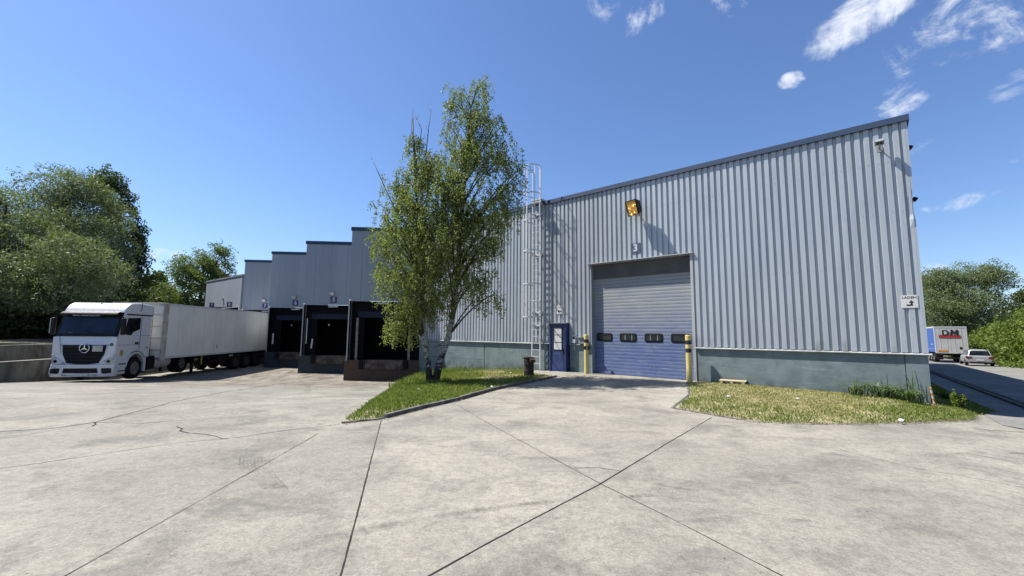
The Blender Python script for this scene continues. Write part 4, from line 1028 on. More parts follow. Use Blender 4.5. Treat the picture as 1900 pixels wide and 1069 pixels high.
text_part('www.TransFlory.com', 'lettering', 'sign_white', vz, (-.1, FY + .1, zc(2.885)), .11, rot=(pi / 2 - .3, 0, 0), offset=.001, ext=.001, sx=1.1) 
vz.children[0].location.y = FY + .045
b = MB(); b.box(-.9, -.35, FY + .2, FY + .28, zc(2.62), zc(2.70)); 
for x0 in (-.8, .05):
    b = MB(); b.tube([(x0 + .5, FY + .0, zc(2.05)), (x0, FY + .06, zc(2.16)), (x0 - .15, FY + .07, zc(2.14))], .014, 6); b.build('wiper', 'truck_black', trk)
# front panels: grille, bumper
def fprism(name, mat, poly, y0, y1, par=trk, bevel=0.): 
    b_ = MB(); b_.prism([(x, zc(h)) for x, h in poly], y0, y1, 'y'); return b_.build(name, mat, par, bevel=bevel)
gr = fprism('grille', 'truck_black', [(-.84, 1.58), (.84, 1.58), (.80, 1.2), (.62, .82), (.2, .76), (-.2, .76), (-.62, .82), (-.80, 1.2)], FY - .02, FY + .02, bevel=.01)
for i in range(5):
    h = .88 + i * .14; hw = .62 + i * .045; b = MB(); b.prism([(FY - .05, zc(h)), (FY - .02, zc(h - .045)), (FY - .015, zc(h + .03))], -hw, hw, 'x'); b.build('grille_bar', 'chassis_black', gr)
star = MB(); sc_ = (0.05, FY - .065, zc(1.46))
star.tube([(sc_[0] + .19 * cos(a), sc_[1], sc_[2] + .19 * sin(a)) for a in np.linspace(0, 2 * pi, 33)[:-1]], .017, 8, closed=True)
for a in (90, 210, 330):
    a = R(a); tip = (sc_[0] + .18 * cos(a), sc_[2] + .18 * sin(a)); pa = a + pi / 2
    star.prism([(sc_[0] + .035 * cos(pa), sc_[2] + .035 * sin(pa)), tip, (sc_[0] - .035 * cos(pa), sc_[2] - .035 * sin(pa))], sc_[1] - .01, sc_[1] + .012, 'y')
star.build('star_emblem', 'chrome', trk)
fprism('dangerous_goods_plate', 'trailer_front', [(.36, 1.32), (.76, 1.32), (.76, 1.58), (.36, 1.58)], FY - .07, FY - .055)
fprism('front_panel_seam', 'truck_black', [(-1.05, 1.60), (1.05, 1.60), (1.05, 1.585), (-1.05, 1.585)], FY - .006, FY + .02)
bmp = MB(); n = 12
bp = [(x, FY - .10 + .12 * abs(x / 1.24) ** 5) for x in np.linspace(-1.24, 1.24, 17)]
def band(h0, h1, th=.12, grow=0.):
    vs = []; N = len(bp)
    for (x, y) in bp: vs += [(x, y + grow, zc(h0)), (x, y, zc(h1)), (x, y + th, zc(h1)), (x, y + th, zc(h0))]
    m = MB(); m.add(vs, [(4 * i + k, 4 * i + (k + 1) % 4, 4 * i + 4 + (k + 1) % 4, 4 * i + 4 + k) for i in range(N - 1) for k in range(4)] + [(0, 1, 2, 3), (4 * N - 1, 4 * N - 2, 4 * N - 3, 4 * N - 4)]); return m
bu = band(.24, .40, .2, .03).build('bumper', 'truck_white', trk, bevel=.02)
m2 = band(.60, .76, .2); m2.build('upper_bumper', 'truck_white', trk, bevel=.02)
bi = MB(); bi.box(-1.23, 1.23, FY - .02, FY + .1, zc(.36), zc(.62)); bi.build('bumper_body', 'truck_white', trk)
fprism('lower_intake', 'truck_black', [(-.72, .30), (.66, .30), (.58, .62), (-.62, .62)], FY - .085, FY - .03, bevel=.015)
for s_ in (-1, 1):
    fprism('fog_lamp', 'truck_black', [(s_ * .84, .36), (s_ * 1.17, .40), (s_ * 1.14, .60), (s_ * .80, .60)], FY - .075, FY - .0, bevel=.012)
    fprism('bumper_pillar', 'truck_white', [(s_ * .70, .34), (s_ * .82, .34), (s_ * .78, .62), (s_ * .66, .62)], FY - .09, FY - .03, bevel=.01)
    hl = fprism('headlight', 'lamp_glass', [(s_ * .64, .80), (s_ * .70, .75), (s_ * 1.17, .78), (s_ * 1.215, 1.22), (s_ * 1.04, 1.08)], FY - .03, FY + .06, bevel=.02)
    b = MB(); b.lathe([(.055, 0), (.065, .02)], 14, Matrix.Translation((s_ * 1.02, FY - .03, zc(.90))) @ Matrix.Rotation(pi / 2, 4, 'X')); b.build('reflector', 'dark_glass', hl)
    b = MB(); b.prism([(s_ * 1.225, zc(1.25)), (s_ * 1.235, zc(1.95)), (s_ * 1.02, zc(1.97)), (s_ * .88, zc(1.2))], FY - .012, FY + .08, 'y'); b.build('corner_panel', 'truck_white', trk, bevel=.02)
plate = fprism('number_plate', 'sign_white', [(-.20, .28), (.34, .28), (.34, .39), (-.20, .39)], FY - .125, FY - .105)
# sides: door, window, handle, steps, wheel arch, air deflector
for s_ in (-1, 1):
    X = s_ * 1.222
    b = MB(); b.prism([(FY + .42, zc(2.06)), (FY + .60, zc(2.80)), (FY + 1.42, zc(2.83)), (FY + 1.42, zc(2.30)), (FY + .98, zc(2.16)), (FY + .88, zc(2.02))], X - .01, X + .012 * s_ + .006, 'x'); b.build('door_window', 'dark_glass', trk, bevel=.004)
    b = MB(); e_ = .006
    for (y0, y1, h0, h1) in ((1.50, 1.512, 1.32, 2.95), (2.29, 2.30, 1.0, 3.4), (1.50, 2.29, 2.0, 2.008), (.12, 1.5, 1.58, 1.588)): b.box(X - e_ if s_ > 0 else X - .012, X + .012 if s_ > 0 else X + e_, FY + y0, FY + y1, zc(h0), zc(h1))
    b.build('panel_gap', 'truck_black', trk)
    b = MB(); b.box(min(X, X + s_ * .012) - .004, max(X, X + s_ * .012) + .004, FY + .5, FY + 2.28, zc(2.93), zc(2.99)); b.build('roof_joint', 'truck_black', trk)
    b = MB(); b.box(X - .01, X + s_ * .02 + .01, FY + 1.20, FY + 1.42, zc(1.60), zc(1.70)); b.build('door_handle', 'truck_black', trk, bevel=.015)
    for h in (.42, .72): b = MB(); b.box(min(X, X - s_ * .2), max(X, X - s_ * .2), FY + .28, FY + .76, zc(h), zc(h + .05)); b.build('cab_step', 'truck_black', trk)
    # mirror
    b = MB(); b.tube([(s_ * 1.18, FY + .32, zc(2.86)), (s_ * 1.34, FY + .08, zc(2.84)), (s_ * 1.38, FY + .10, zc(2.72))], .025, 6); b.build('mirror_arm', 'truck_black', trk)
    b = MB(); b.box(s_ * 1.37 - .08, s_ * 1.37 + .08, FY + .04, FY + .18, zc(2.04), zc(2.78)); b.build('wing_mirror', 'truck_black', trk, bevel=.04, seg=3)
    if s_ < 0: b = MB(); b.box(-1.475, -1.45, FY + .05, FY + .16, zc(2.10), zc(2.74)); b.build('mirror_cover', 'truck_white', trk, bevel=.01)
    # wheel arch liner and mud guard
    b = MB(); P = [(FY + 1.36 + .60 * cos(R(a)), zc(.52) + .66 * sin(R(a))) for a in range(15, 176, 20)]; Q = [(FY + 1.36 + .66 * cos(R(a)), zc(.52) + .73 * sin(R(a))) for a in range(175, 14, -20)]
    b.prism(P + Q, s_ * 1.02, s_ * 1.235, 'x'); b.build('wheel_arch', 'truck_white', trk, bevel=.01)
    b = MB(); b.box(min(s_ * 1.0, s_ * 1.22), max(s_ * 1.0, s_ * 1.22), FY + 1.98, FY + 2.10, zc(.30), zc(.95)); b.build('mud_guard', 'truck_white', trk, bevel=.02)
b = MB(); b.box(1.232, 1.24, FY + .30, FY + .46, zc(1.12), zc(1.36)); b.build('yellow_sticker', 'tag_yellow', trk)
b = MB(); b.lathe([(.075, 0), (.075, .008)], 18, Matrix.Translation((1.06, FY - .012, zc(1.62))) @ Matrix.Rotation(pi / 2, 4, 'X')); b.build('green_sticker', 'tag_green', trk)
b = MB(); b.lathe([(.05, 0), (.05, .006)], 16, Matrix.Translation((1.235, FY + 2.05, zc(1.42))) @ Matrix.Rotation(pi / 2, 4, 'Y')); b.build('red_sticker', 'red_paint', trk)
# roof spoiler side cheeks
b = MB(); b.prism([(FY + .9, zc(3.02)), (FY + 1.05, zc(3.28)), (FY + 1.3, zc(3.36)), (FY + 2.26, zc(3.36)), (FY + 2.26, zc(3.02))], 1.2, 1.232, 'x'); b.build('roof_deflector', 'truck_white', trk, bevel=.02)
b = MB(); b.lathe([(.03, 0), (.035, .05), (.01, .06)], 10, Matrix.Translation((.05, FY + .62, zc(3.40)))); b.build('roof_beacon', 'truck_black', trk)
b = MB(); b.tube([(1.22, FY + 1.35, zc(3.12)), (1.27, FY + 1.36, zc(3.2)), (1.27, FY + 1.38, zc(3.62))], .012, 6); b.build('antenna', 'truck_black', trk)
# chassis, tanks, drive axle
b = MB(); b.box(-.5, .5, FY + .6, -8.9, zc(.55), zc(.92)); b.box(-1.15, .9, FY + 2.35, FY + 3.0, zc(.5), zc(1.4)); b.build('tractor_chassis', 'chassis_black', trk)
for i in range(3):
    b = MB(); M_ = Matrix.Translation((.88, -12.95 + i * .42, zc(.68))) @ Matrix.Rotation(-pi / 2, 4, 'X'); b.lathe([(.30, 0.01), (.33, .03), (.33, .36), (.30, .38)], 22, M_); o = b.build('fuel_tank', 'galvanised', trk, smooth=True); o.data.set_sharp_from_angle(angle=R(40))
b = MB(); b.box(.55, 1.2, -13.55, -13.05, zc(.35), zc(1.0)); b.build('battery_box', 'truck_black', trk, bevel=.02)
for s_ in (-1, 1):
    wheel(trk, s_ * 1.06, FY + 1.38, zc(.50), .50, .30, s_)
    wheel(trk, s_ * 1.0, -10.75, zc(.46), .50, .52, s_)
    b = MB(); P = [(-10.75 + .60 * cos(R(a)), zc(.47) + .60 * sin(R(a))) for a in range(10, 171, 16)]; Q = [(-10.75 + .63 * cos(R(a)), zc(.47) + .63 * sin(R(a))) for a in range(170, 9, -16)]
    b.prism(P + Q, s_ * .75, s_ * 1.24, 'x'); b.build('rear_mudguard', 'truck_black', trk)
TRY = Matrix.Translation((-.46, -10.75 + .40, GZ * (1 - 1.03))) @ Matrix.Rotation(R(5.0), 4, 'Z') @ Matrix.Translation((0, 10.75, 0))
for ch in list(trk.children):
    ch.location = TRY.to_translation(); ch.rotation_euler = (0, 0, R(5.0)); ch.scale = (1, 1, 1.03)
# trailer
TZ0, TZ1 = .16, 2.96
b = MB(); b.box(-1.275, 1.275, -12.6, .15, TZ0, TZ1); tb = b.build('trailer_body', 'trailer_white', trk, bevel=.02)
b = MB()
for i in range(1, 12): y = -12.6 + i * 1.08; b.box(1.2745, 1.2785, y - .006, y + .006, TZ0 + .06, TZ1 - .1)
b.build('panel_seam', 'trailer_front', tb)
b = MB(); b.box(1.27, 1.295, -12.63, .15, TZ1 - .09, TZ1 + .008); b.box(-1.295, -1.27, -12.63, .15, TZ1 - .09, TZ1 + .008); b.box(1.27, 1.29, -12.63, .15, TZ0 - .06, TZ0 + .04); b.build('edge_rail', 'galvanised', tb, bevel=.004)
b = MB(); b.box(1.22, 1.30, -12.67, -12.35, TZ0 - .14, TZ1 + .01); b.box(-1.30, -1.24, -12.67, -12.45, TZ0 - .05, TZ1 + .01); b.box(-1.28, 1.28, -12.67, -12.59, TZ1 - .12, TZ1 + .03)
for i in range(4): b.box(-1.24, 1.24, -12.64, -12.6, TZ0 + .4 + i * .6, TZ0 + .42 + i * .6)
b.build('front_frame', 'trailer_front', tb, bevel=.02)
b = MB(); b.box(1.279, 1.283, -8.05, -7.95, .45, .72); b.build('side_marking', 'wood', tb)
b = MB(); b.box(-.5, .5, -11.6, -.2, -.12, TZ0); b.box(-1.1, 1.1, -.35, .0, -.55, -.3); b.box(-1.2, -.6, -9.1, -7.0, -.5, .1); b.box(.62, 1.18, -7.6, -6.7, -.45, .08); b.build('trailer_chassis', 'chassis_black', trk, bevel=.02)
for s_ in (-1, 1):
    b = MB(); b.box(s_ * .85 - .06, s_ * .85 + .06, -9.6, -9.48, -.82, .1); b.box(s_ * .85 - .13, s_ * .85 + .13, -9.66, -9.42, -.88, -.84); b.build('landing_leg', 'chassis_black', trk, bevel=.01)
    b = MB(); b.box(s_ * 1.2 - .02, s_ * 1.2 + .02, -9.3, -6.4, -.32, -.24); b.box(s_ * 1.2 - .02, s_ * 1.2 + .02, -9.3, -6.4, -.08, .0); b.build('side_guard', 'chassis_black', trk)
    for y in (-5.6, -4.3, -3.0): wheel(trk, s_ * 1.03, y, G(-20, 28) + .50, .50, .40, s_, rim='worn_shaded_steel')  # dark rim colour paints in the shade under the trailer
b = MB(); b.box(1.2, 1.26, -9.35, -9.28, -.42, .14); b.build('mud_flap_marker', 'tag_yellow', trk)
b = MB(); b.box(1.15, 1.24, -6.5, -6.1, -.1, -.02); b.build('side_lamp', 'galvanised', trk)

# ---- parked trailer on the road
rd = R(-39.9)
tp = C0 + dS * 0 ; TP = Vector((48.6, 46.9, 0)); tz = G(48.6, 46.9) + .02
tr = thing('curtain_trailer', 'parked lorry trailer with a blue side curtain and pale rear doors lettered DM', 'trailer', (TP.x + .25, TP.y, tz), R(-36.0))
b = MB(); b.box(-1.27, 1.27, 0, 13.4, 1.12, 3.95); b.build('trailer_body', 'trailer_front', tr)
b = MB(); n = 60; vs = []
for i in range(n + 1):
    y = .18 + 13.0 * i / n; o_ = .012 * sin(i * 1.3) + .006 * sin(i * 3.1); vs += [(-1.285 + o_, y, 1.14), (-1.285 + o_ * .4, y, 3.82)]
b.add(vs, [(2 * i, 2 * i + 1, 2 * i + 3, 2 * i + 2) for i in range(n)]); b.build('side_curtain', 'blue_tarp', tr, recalc=False)
b = MB(); b.add([(-1.31, 1.3, 1.95), (-1.31, 1.7, 1.95), (-1.31, 1.5, 2.15)], [(0, 1, 2)]); b.prism([(1.2, 1.9), (1.45, 2.1), (1.6, 2.0), (1.8, 1.92)], -1.318, -1.312, 'x'); b.box(-1.315, -1.31, .3, 6, 1.45, 1.47); b.build('curtain_marking', 'sign_white', tr)
b = MB(); b.box(-1.30, -1.2, -.04, .14, 1.1, 3.97); b.box(1.2, 1.30, -.04, .14, 1.1, 3.97); b.box(-1.30, 1.30, -.05, .14, 3.86, 4.0); b.box(-1.3, 1.3, -.04, .14, 1.02, 1.14); b.box(-1.31, -1.26, .14, 13.4, 3.82, 4.0); b.build('rear_frame', 'galvanised', tr, bevel=.01)
for s_ in (-1, 1):
    b = MB(); b.box(min(0, s_ * 1.2) + .008, max(0, s_ * 1.2) - .008, -.03, .02, 1.15, 3.85); d_ = b.build('rear_door', 'trailer_door_grey', tr, bevel=.01)
    b = MB()
    for x in (.3, .85): b.tube([(s_ * x, -.036, 1.16), (s_ * x, -.036, 3.84)], .012, 6)
    b.build('lock_rod', 'trailer_door_grey', d_)
b = MB(); b.box(-.95, .78, -.058, -.05, 2.72, 3.06); b.build('red_bar', 'red_paint', tr)
lt_ = MB()
lt_.prism([(x - .66, z + 2.99) for x, z in ((0, 0), (0, .62), (.34, .62), (.54, .45), (.54, .17), (.34, 0))], -.066, -.060, 'y')
lt_.prism([(x + .0, z + 2.99) for x, z in ((-.02, 0), (.04, .66), (.20, .66), (.32, .34), (.46, .66), (.62, .66), (.60, 0), (.45, 0), (.45, .38), (.36, .12), (.27, .12), (.16, .38), (.13, 0))], -.066, -.060, 'y')
lto = lt_.build('lettering', 'ink', tr)
b = MB(); b.prism([(x - .66, z + 2.99) for x, z in ((.15, .13), (.15, .49), (.29, .49), (.39, .38), (.39, .24), (.29, .13))], -.0685, -.0665, 'y'); b.build('lettering_cutout', 'trailer_door_grey', lto)
b = MB(); b.box(.62, .86, -.04, -.032, 1.5, 1.75); b.build('document_box', 'chassis_black', tr)
b = MB(); b.box(-1.1, -.35, -.06, -.035, 1.18, 1.38); b.build('warning_board', 'orange_plastic', tr)
b = MB(); b.box(-1.15, 1.15, -.02, .12, .45, .62); b.box(-1.2, -.7, -.03, .1, .75, .95); b.box(.7, 1.2, -.03, .1, .75, .95); b.box(-.5, .5, .3, 13, .8, 1.1); b.build('bumper_bar', 'chassis_black', tr, bevel=.01)
for s_ in (-1, 1):
    for y in (1.6, 2.9, 4.2): wheel(tr, s_ * 1.03, y, .48, .50, .40, s_)
    b = MB(); b.box(s_ * .9 - .28, s_ * .9 + .28, .6, .64, .3, 1.0); b.build('mud_flap', 'black_rubber', tr)
# tractor of that trailer (hidden behind it) is left out

# ---- silver estate car
cx_, cy_ = 42.5, 38.4
car = thing('parked_car', 'silver hatchback parked on the road behind the DM trailer', 'car', (cx_, cy_, G(cx_, cy_) + .02), rd)
# body stations along y (0 rear .. 4.3 front): (y, half width low, half width belt, z low, z belt)
stt = [(0.0, .66, .70, .34, .82), (.05, .78, .82, .28, .90), (.25, .86, .87, .22, .95), (.9, .89, .89, .19, .96), (1.8, .90, .90, .19, .95), (2.8, .90, .89, .19, .93), (3.5, .88, .85, .2, .86), (4.05, .80, .76, .24, .74), (4.28, .62, .58, .32, .60)]
b = MB(); vs = []
for y, a, c, z0, z1 in stt:
    zm = z0 + (z1 - z0) * .55
    vs += [(-a * .9, y, z0), (-a * 1.0, y, z0 + .12), (-c * 1.02, y, zm), (-c * .97, y, z1), (-c * .80, y, z1 + .03), (c * .80, y, z1 + .03), (c * .97, y, z1), (c * 1.02, y, zm), (a * 1.0, y, z0 + .12), (a * .9, y, z0)]
n = len(stt); fs = [(i * 10 + k, i * 10 + (k + 1) % 10, (i + 1) * 10 + (k + 1) % 10, (i + 1) * 10 + k) for i in range(n - 1) for k in range(10)] + [tuple(range(10)), tuple((n - 1) * 10 + k for k in range(9, -1, -1))]
b.add(vs, fs); cb = b.build('body', 'car_silver', car, smooth=True); ss = cb.modifiers.new('sub', 'SUBSURF'); ss.levels = 2; ss.render_levels = 2
gs_ = [(.12, .66, .94, .70, .99), (.35, .72, .95, .58, 1.36), (.75, .78, .96, .56, 1.46), (1.6, .80, .95, .57, 1.47), (2.3, .79, .94, .56, 1.40), (3.15, .72, .90, .66, .97)]
b = MB(); vs = []
for y, a, z0, c, z1 in gs_: vs += [(-a, y, z0), (-(a * .35 + c * .65), y, z0 + (z1 - z0) * .6), (-c, y, z1), (c, y, z1), ((a * .35 + c * .65), y, z0 + (z1 - z0) * .6), (a, y, z0)]
n = len(gs_); b.add(vs, [(i * 6 + k, i * 6 + (k + 1) % 6, (i + 1) * 6 + (k + 1) % 6, (i + 1) * 6 + k) for i in range(n - 1) for k in range(6)] + [tuple(range(6)), tuple((n - 1) * 6 + k for k in range(5, -1, -1))]); b.build('windows', 'dark_glass', car, bevel=.03)
b = MB(); rv = []
for y, a, z0, c, z1 in gs_[1:5]: rv += [(-c - .03, y - (.06 if y < .4 else 0), z1 - .035), (-c * .8, y - (.06 if y < .4 else 0), z1 + .018), (c * .8, y - (.06 if y < .4 else 0), z1 + .018), (c + .03, y - (.06 if y < .4 else 0), z1 - .035)]
b.add(rv, [(i * 4 + k, i * 4 + k + 1, (i + 1) * 4 + k + 1, (i + 1) * 4 + k) for i in range(3) for k in range(3)]); ro = b.build('roof', 'car_silver', car, smooth=True, recalc=False); so = ro.modifiers.new('sol', 'SOLIDIFY'); so.thickness = .03
for s_ in (-1, 1):
    b = MB(); pass
    for q0, q1, rp in (((s_ * .70, .12, .96), (s_ * .60, .33, 1.36), .03), ((s_ * .79, 1.5, .95), (s_ * .585, 1.5, 1.45), .02), ((s_ * .74, 3.1, .93), (s_ * .58, 2.3, 1.40), .025)): b = MB(); b.tube([q0, q1], rp, 6); b.build('pillar', 'car_silver', car)
    b = MB(); b.prism([(s_ * .50, .72), (s_ * .84, .70), (s_ * .86, .88), (s_ * .52, .86)], -.02, .1, 'y'); b.prism([(.08, .70), (.08, .88), (.3, .86), (.28, .74)], s_ * .84, s_ * .895, 'x'); b.build('tail_light', 'tail_red', car, bevel=.01)
    b = MB(); b.box(s_ * .98 - .09, s_ * .98 + .09, 2.72, 2.82, .98, 1.1); b.build('wing_mirror', 'car_silver', car, bevel=.03)
    for y in (.78, 3.42): wheel(car, s_ * .80, y, .315, .315, .2, s_)
b = MB(); b.box(-.25, .25, -.03, -.01, .50, .60); b.build('number_plate', 'sign_white', car)
b = MB(); b.prism([(-.70, .22), (.70, .22), (.62, .36), (-.62, .36)], -.02, .1, 'y'); b.build('rear_diffuser', 'truck_black', car, bevel=.02)

# ------------------------------------------------------------------ low concrete walls at the left
def lw(x0, y): return x0 - .082 * (y - 17.5)
def conc_wall(name, label, x, y0, y1, zb, zt, th, mat='old_concrete'):
    t = thing(name, label, 'wall', (x, y0, 0), 0)
    b = MB(); n = max(1, int((y1 - y0) / 2.5))
    for i in range(n):
        a, c = (y1 - y0) * i / n + .006, (y1 - y0) * (i + 1) / n - .006
        vs = [(-.082 * a, a, zb), (-th - .082 * a, a, zb), (-th - .082 * c, c, zb), (-.082 * c, c, zb)]
        b.add(vs + [(q[0], q[1], zt) for q in vs], [(0, 1, 2, 3), (4, 5, 6, 7), (0, 1, 5, 4), (1, 2, 6, 5), (2, 3, 7, 6), (3, 0, 4, 7)])
    b.build('concrete_body', mat, t, bevel=.015)
    b = MB(); vs = [(.02, 0, zt), (-th - .02, 0, zt), (-th - .02 - .082 * (y1 - y0), y1 - y0, zt), (.02 - .082 * (y1 - y0), y1 - y0, zt)]
    b.add(vs + [(q[0], q[1], zt + .035) for q in vs], [(0, 1, 2, 3), (4, 5, 6, 7), (0, 1, 5, 4), (1, 2, 6, 5), (2, 3, 7, 6), (3, 0, 4, 7)]); b.build('wall_cap', 'old_concrete_cap', t, bevel=.008)
    return t
conc_wall('retaining_wall', 'nearer low stained concrete wall left of the lorry cab', -21.05, 14.0, 30.0, -1.4, .16, .24)
conc_wall('retaining_wall', 'farther pale concrete wall behind the low stained one', -26.6, 16.0, 46.0, -1.2, .66, .25)
t = thing('concrete_block', 'square concrete block between the two low walls beside the cab', 'block', (-22.6, 21.7, 0), eA)
b = MB(); b.box(-.45, 1.1, 0, 1.2, -1, .46); b.build('block_body', 'old_concrete', t, bevel=.02)
b = MB(); b.box(-.47, 1.12, -.02, 1.22, .462, .49); b.build('block_cap', 'old_concrete_cap', t)
# raised dark bank under the trees
b = MB(); nx, ny = 24, 34; vs = []
for j in range(ny + 1):
    for i in range(nx + 1):
        x = -27.2 - i * 2.0 - .082 * (8 + j * 2.6); y = 10 + j * 2.6; vs.append((x, y, .55 + .25 * sin(x * .5) * cos(y * .4) + i * .03))
b.add(vs, [(j * (nx + 1) + i, j * (nx + 1) + i + 1, (j + 1) * (nx + 1) + i + 1, (j + 1) * (nx + 1) + i) for j in range(ny) for i in range(nx)]); b.build('bank', 'dirt', kind='structure', recalc=False, smooth=True)

# ------------------------------------------------------------------ vegetation
def rot_leaves(P, size, asp, n, droop=None, r_=rng):
    """diamond leaves at points P"""
    a = r_.normal(0, 1, (n, 3)); a /= np.linalg.norm(a, axis=1)[:, None]
    if droop is not None:
        a = a * (1 - droop[0]) + np.array(droop[1]) * droop[0]; a /= np.linalg.norm(a, axis=1)[:, None] + 1e-9
    c = r_.normal(0, 1, (n, 3)); c -= a * (a * c).sum(1)[:, None]; c /= np.linalg.norm(c, axis=1)[:, None] + 1e-9
    L_ = (size * r_.uniform(.6, 1.3, n))[:, None]; W_ = L_ * asp
    V = np.stack([P - a * L_ * .5, P - a * L_ * .05 + c * W_ * .5, P + a * L_ * .5, P - a * L_ * .05 - c * W_ * .5], 1)
    return V.reshape(-1, 3)
def blob_points(blobs, n, shell=.45, gap=.5, sc=1.4, seed=1):
    """points through the volumes of ellipsoid lobes, clumped"""
    r2 = np.random.default_rng(seed); vol = np.array([(b[3] * b[4] * b[5]) ** .75 * (b[6] if len(b) > 6 else 1) for b in blobs]); vol /= vol.sum(); out = []
    for b_, v in zip(blobs, vol):
        m = int(n * v); d = r2.normal(0, 1, (m, 3)); d /= np.linalg.norm(d, axis=1)[:, None]
        # lumpy radius
        f = 1 + .16 * np.sin(d[:, 0] * 5 + b_[0]) * np.sin(d[:, 1] * 6 + b_[1]) + .12 * np.sin(d[:, 2] * 9 + d[:, 0] * 7 + b_[2])
        rr = r2.random(m) ** shell * f; out.append(np.array(b_[:3]) + d * rr[:, None] * np.array(b_[3:6]))
    P = np.concatenate(out)
    q = noise2(P[:, 0] + P[:, 2] * .7, P[:, 1] - P[:, 2] * .9, sc, seed) + noise2(P[:, 2] * 1.1, P[:, 0] + P[:, 1] * .5, sc * 1.7, seed + 9)
    keep = r2.random(len(P)) < np.clip(.72 + gap * q, .04, 1); return P[keep]
def branches(mb_, base, blobs, r0_, seed=0, sub=5, trunk_top=None):
    r2 = random.Random(seed); base = Vector(base)
    top = Vector(trunk_top) if trunk_top else Vector((sum(b[0] for b in blobs) / len(blobs), sum(b[1] for b in blobs) / len(blobs), max(b[2] for b in blobs)))
    pts = [base.lerp(top, k / 6) + Vector((r2.uniform(-.15, .15), r2.uniform(-.15, .15), 0)) * (k > 0) for k in range(7)]
    mb_.tube(pts, [r0_ * (1 - .13 * k) for k in range(7)], 8)
    for b_ in blobs:
        c = Vector(b_[:3]); k = r2.randint(1, 4); s_ = pts[k]; m = s_.lerp(c, .5) + Vector((0, 0, .4))
        mb_.tube([s_, m, c], [r0_ * .35, r0_ * .22, r0_ * .1], 6)
        for q in range(sub):
            d = Vector((r2.gauss(0, 1), r2.gauss(0, 1), r2.gauss(0, 1))).normalized(); e_ = c + Vector((d.x * b_[3], d.y * b_[4], d.z * b_[5])) * .85
            mb_.tube([c.lerp(s_, .3 * r2.random()), c.lerp(e_, .5) + Vector((0, 0, .15)), e_], [r0_ * .13, r0_ * .07, r0_ * .025], 4)
def tree(label, base, blobs, n, size, mat, asp=.55, tr_r=.25, group=None, shell=.42, gap=.5, sc=.8, droop=None, seed=1, name='tree', sub=5, cat='tree', trunk_top=None):
    t = thing(name, label, cat, base, 0, group); B = [(b[0] - base[0], b[1] - base[1], b[2] - base[2], *b[3:]) for b in blobs]
    P = blob_points(B, n, shell, gap, sc, seed); V = rot_leaves(P, size, asp, len(P), droop, np.random.default_rng(seed + 50))
    np_mesh('crown', V, np.arange(len(V)).reshape(-1, 4), mat, t)
    b_ = MB(); branches(b_, (0, 0, -.2), B, tr_r, seed, sub, None if trunk_top is None else [trunk_top[i] - base[i] for i in range(3)]); b_.build('trunk', 'bark_dark', t, recalc=False, smooth=True)
    return t

def at(px, py, Y):
    d = r1 * (px - 950) / 777.6 + u1 * (534.5 - py) / 777.6 + f0; k = Y / d.y; return (d.x * k, Y, 1.6 + d.z * k)
# ---- the birch: two stems, hanging twigs
BX, BY = -2.84, 14.75; BZ = G(BX, BY) + .03
bi = thing('birch_tree', 'tall two-stemmed birch with white bark and hanging twigs on the grass island', 'tree', (BX, BY, BZ), 0)
rb = random.Random(11)
K = 14.75 / 777.6
def bp_(px, py, dy=0.): # helper for laying out the birch crown in metres relative to its foot
    q = at(px, py, 14.75 + dy); return Vector((q[0] - BX, dy, q[2] - BZ))
stemA = [bp_(798, 716), bp_(794, 672, .0), bp_(787, 628, .05), bp_(782, 560, .1), bp_(778, 480, .1), bp_(775, 400, 0), bp_(770, 330, -.1), bp_(768, 280, -.1), bp_(766, 212, -.1)]
stemB = [bp_(806, 716, .05), bp_(816, 672, .15), bp_(832, 625, .25), bp_(842, 575, .3), bp_(850, 500, .35), bp_(855, 420, .35), bp_(862, 340, .3), bp_(868, 260, .2), bp_(874, 200, .1), bp_(886, 158, 0)]
tb_ = MB(); tb_.tube([p.copy() for p in stemA], [.135, .10, .09, .08, .07, .055, .04, .03, .012], 12); tb_.tube([p.copy() for p in stemB], [.145, .12, .11, .10, .09, .075, .055, .035, .02, .01], 12)
tb_.tube([bp_(828, 640, .2), bp_(816, 640, .0), bp_(800, 648, -.1)], [.05, .035, .02], 6)
# crown envelope: (centre px, centre py, half width px, half height px, depth m, weight)
env = [(900, 160, 16, 26, .5, .12), (848, 172, 24, 24, .6, .25), (885, 200, 42, 34, .8, .5), (872, 245, 56, 40, 1.1, .8), (925, 232, 24, 34, .8, .25), (866, 290, 58, 40, 1.3, 1.0), (768, 250, 13, 32, .4, .08),
       (930, 292, 46, 40, 1.2, .8), (962, 325, 30, 34, .9, .45), (790, 300, 42, 30, 1.1, .8), (815, 325, 60, 40, 1.4, 1.7), (735, 335, 26, 30, .8, .3), (716, 380, 26, 34, .8, .3), (770, 370, 55, 45, 1.6, 1.3), (860, 370, 80, 50, 1.9, 1.5),
       (935, 375, 38, 46, 1.3, .8), (815, 400, 60, 50, 1.8, 1.8), (745, 435, 60, 45, 1.8, 1.3), (710, 440, 26, 36, .9, .35), (820, 455, 70, 48, 2.0, 1.8), (895, 440, 48, 46, 1.6, .8), (735, 495, 48, 36, 1.4, .8), (800, 510, 62, 42, 1.8, 1.4),
       (765, 555, 52, 34, 1.3, 1.0), (715, 520, 24, 22, .8, .22), (860, 505, 46, 34, 1.5, .5), (905, 510, 26, 34, 1.1, .22), (810, 565, 38, 26, 1.1, .35), (750, 595, 38, 22, .9, .4), (918, 545, 14, 26, .6, .07)]
stems = [stemA, stemB]
tw = MB(); bo_ = MB(); Lp = []; Ld = []
boughs = []
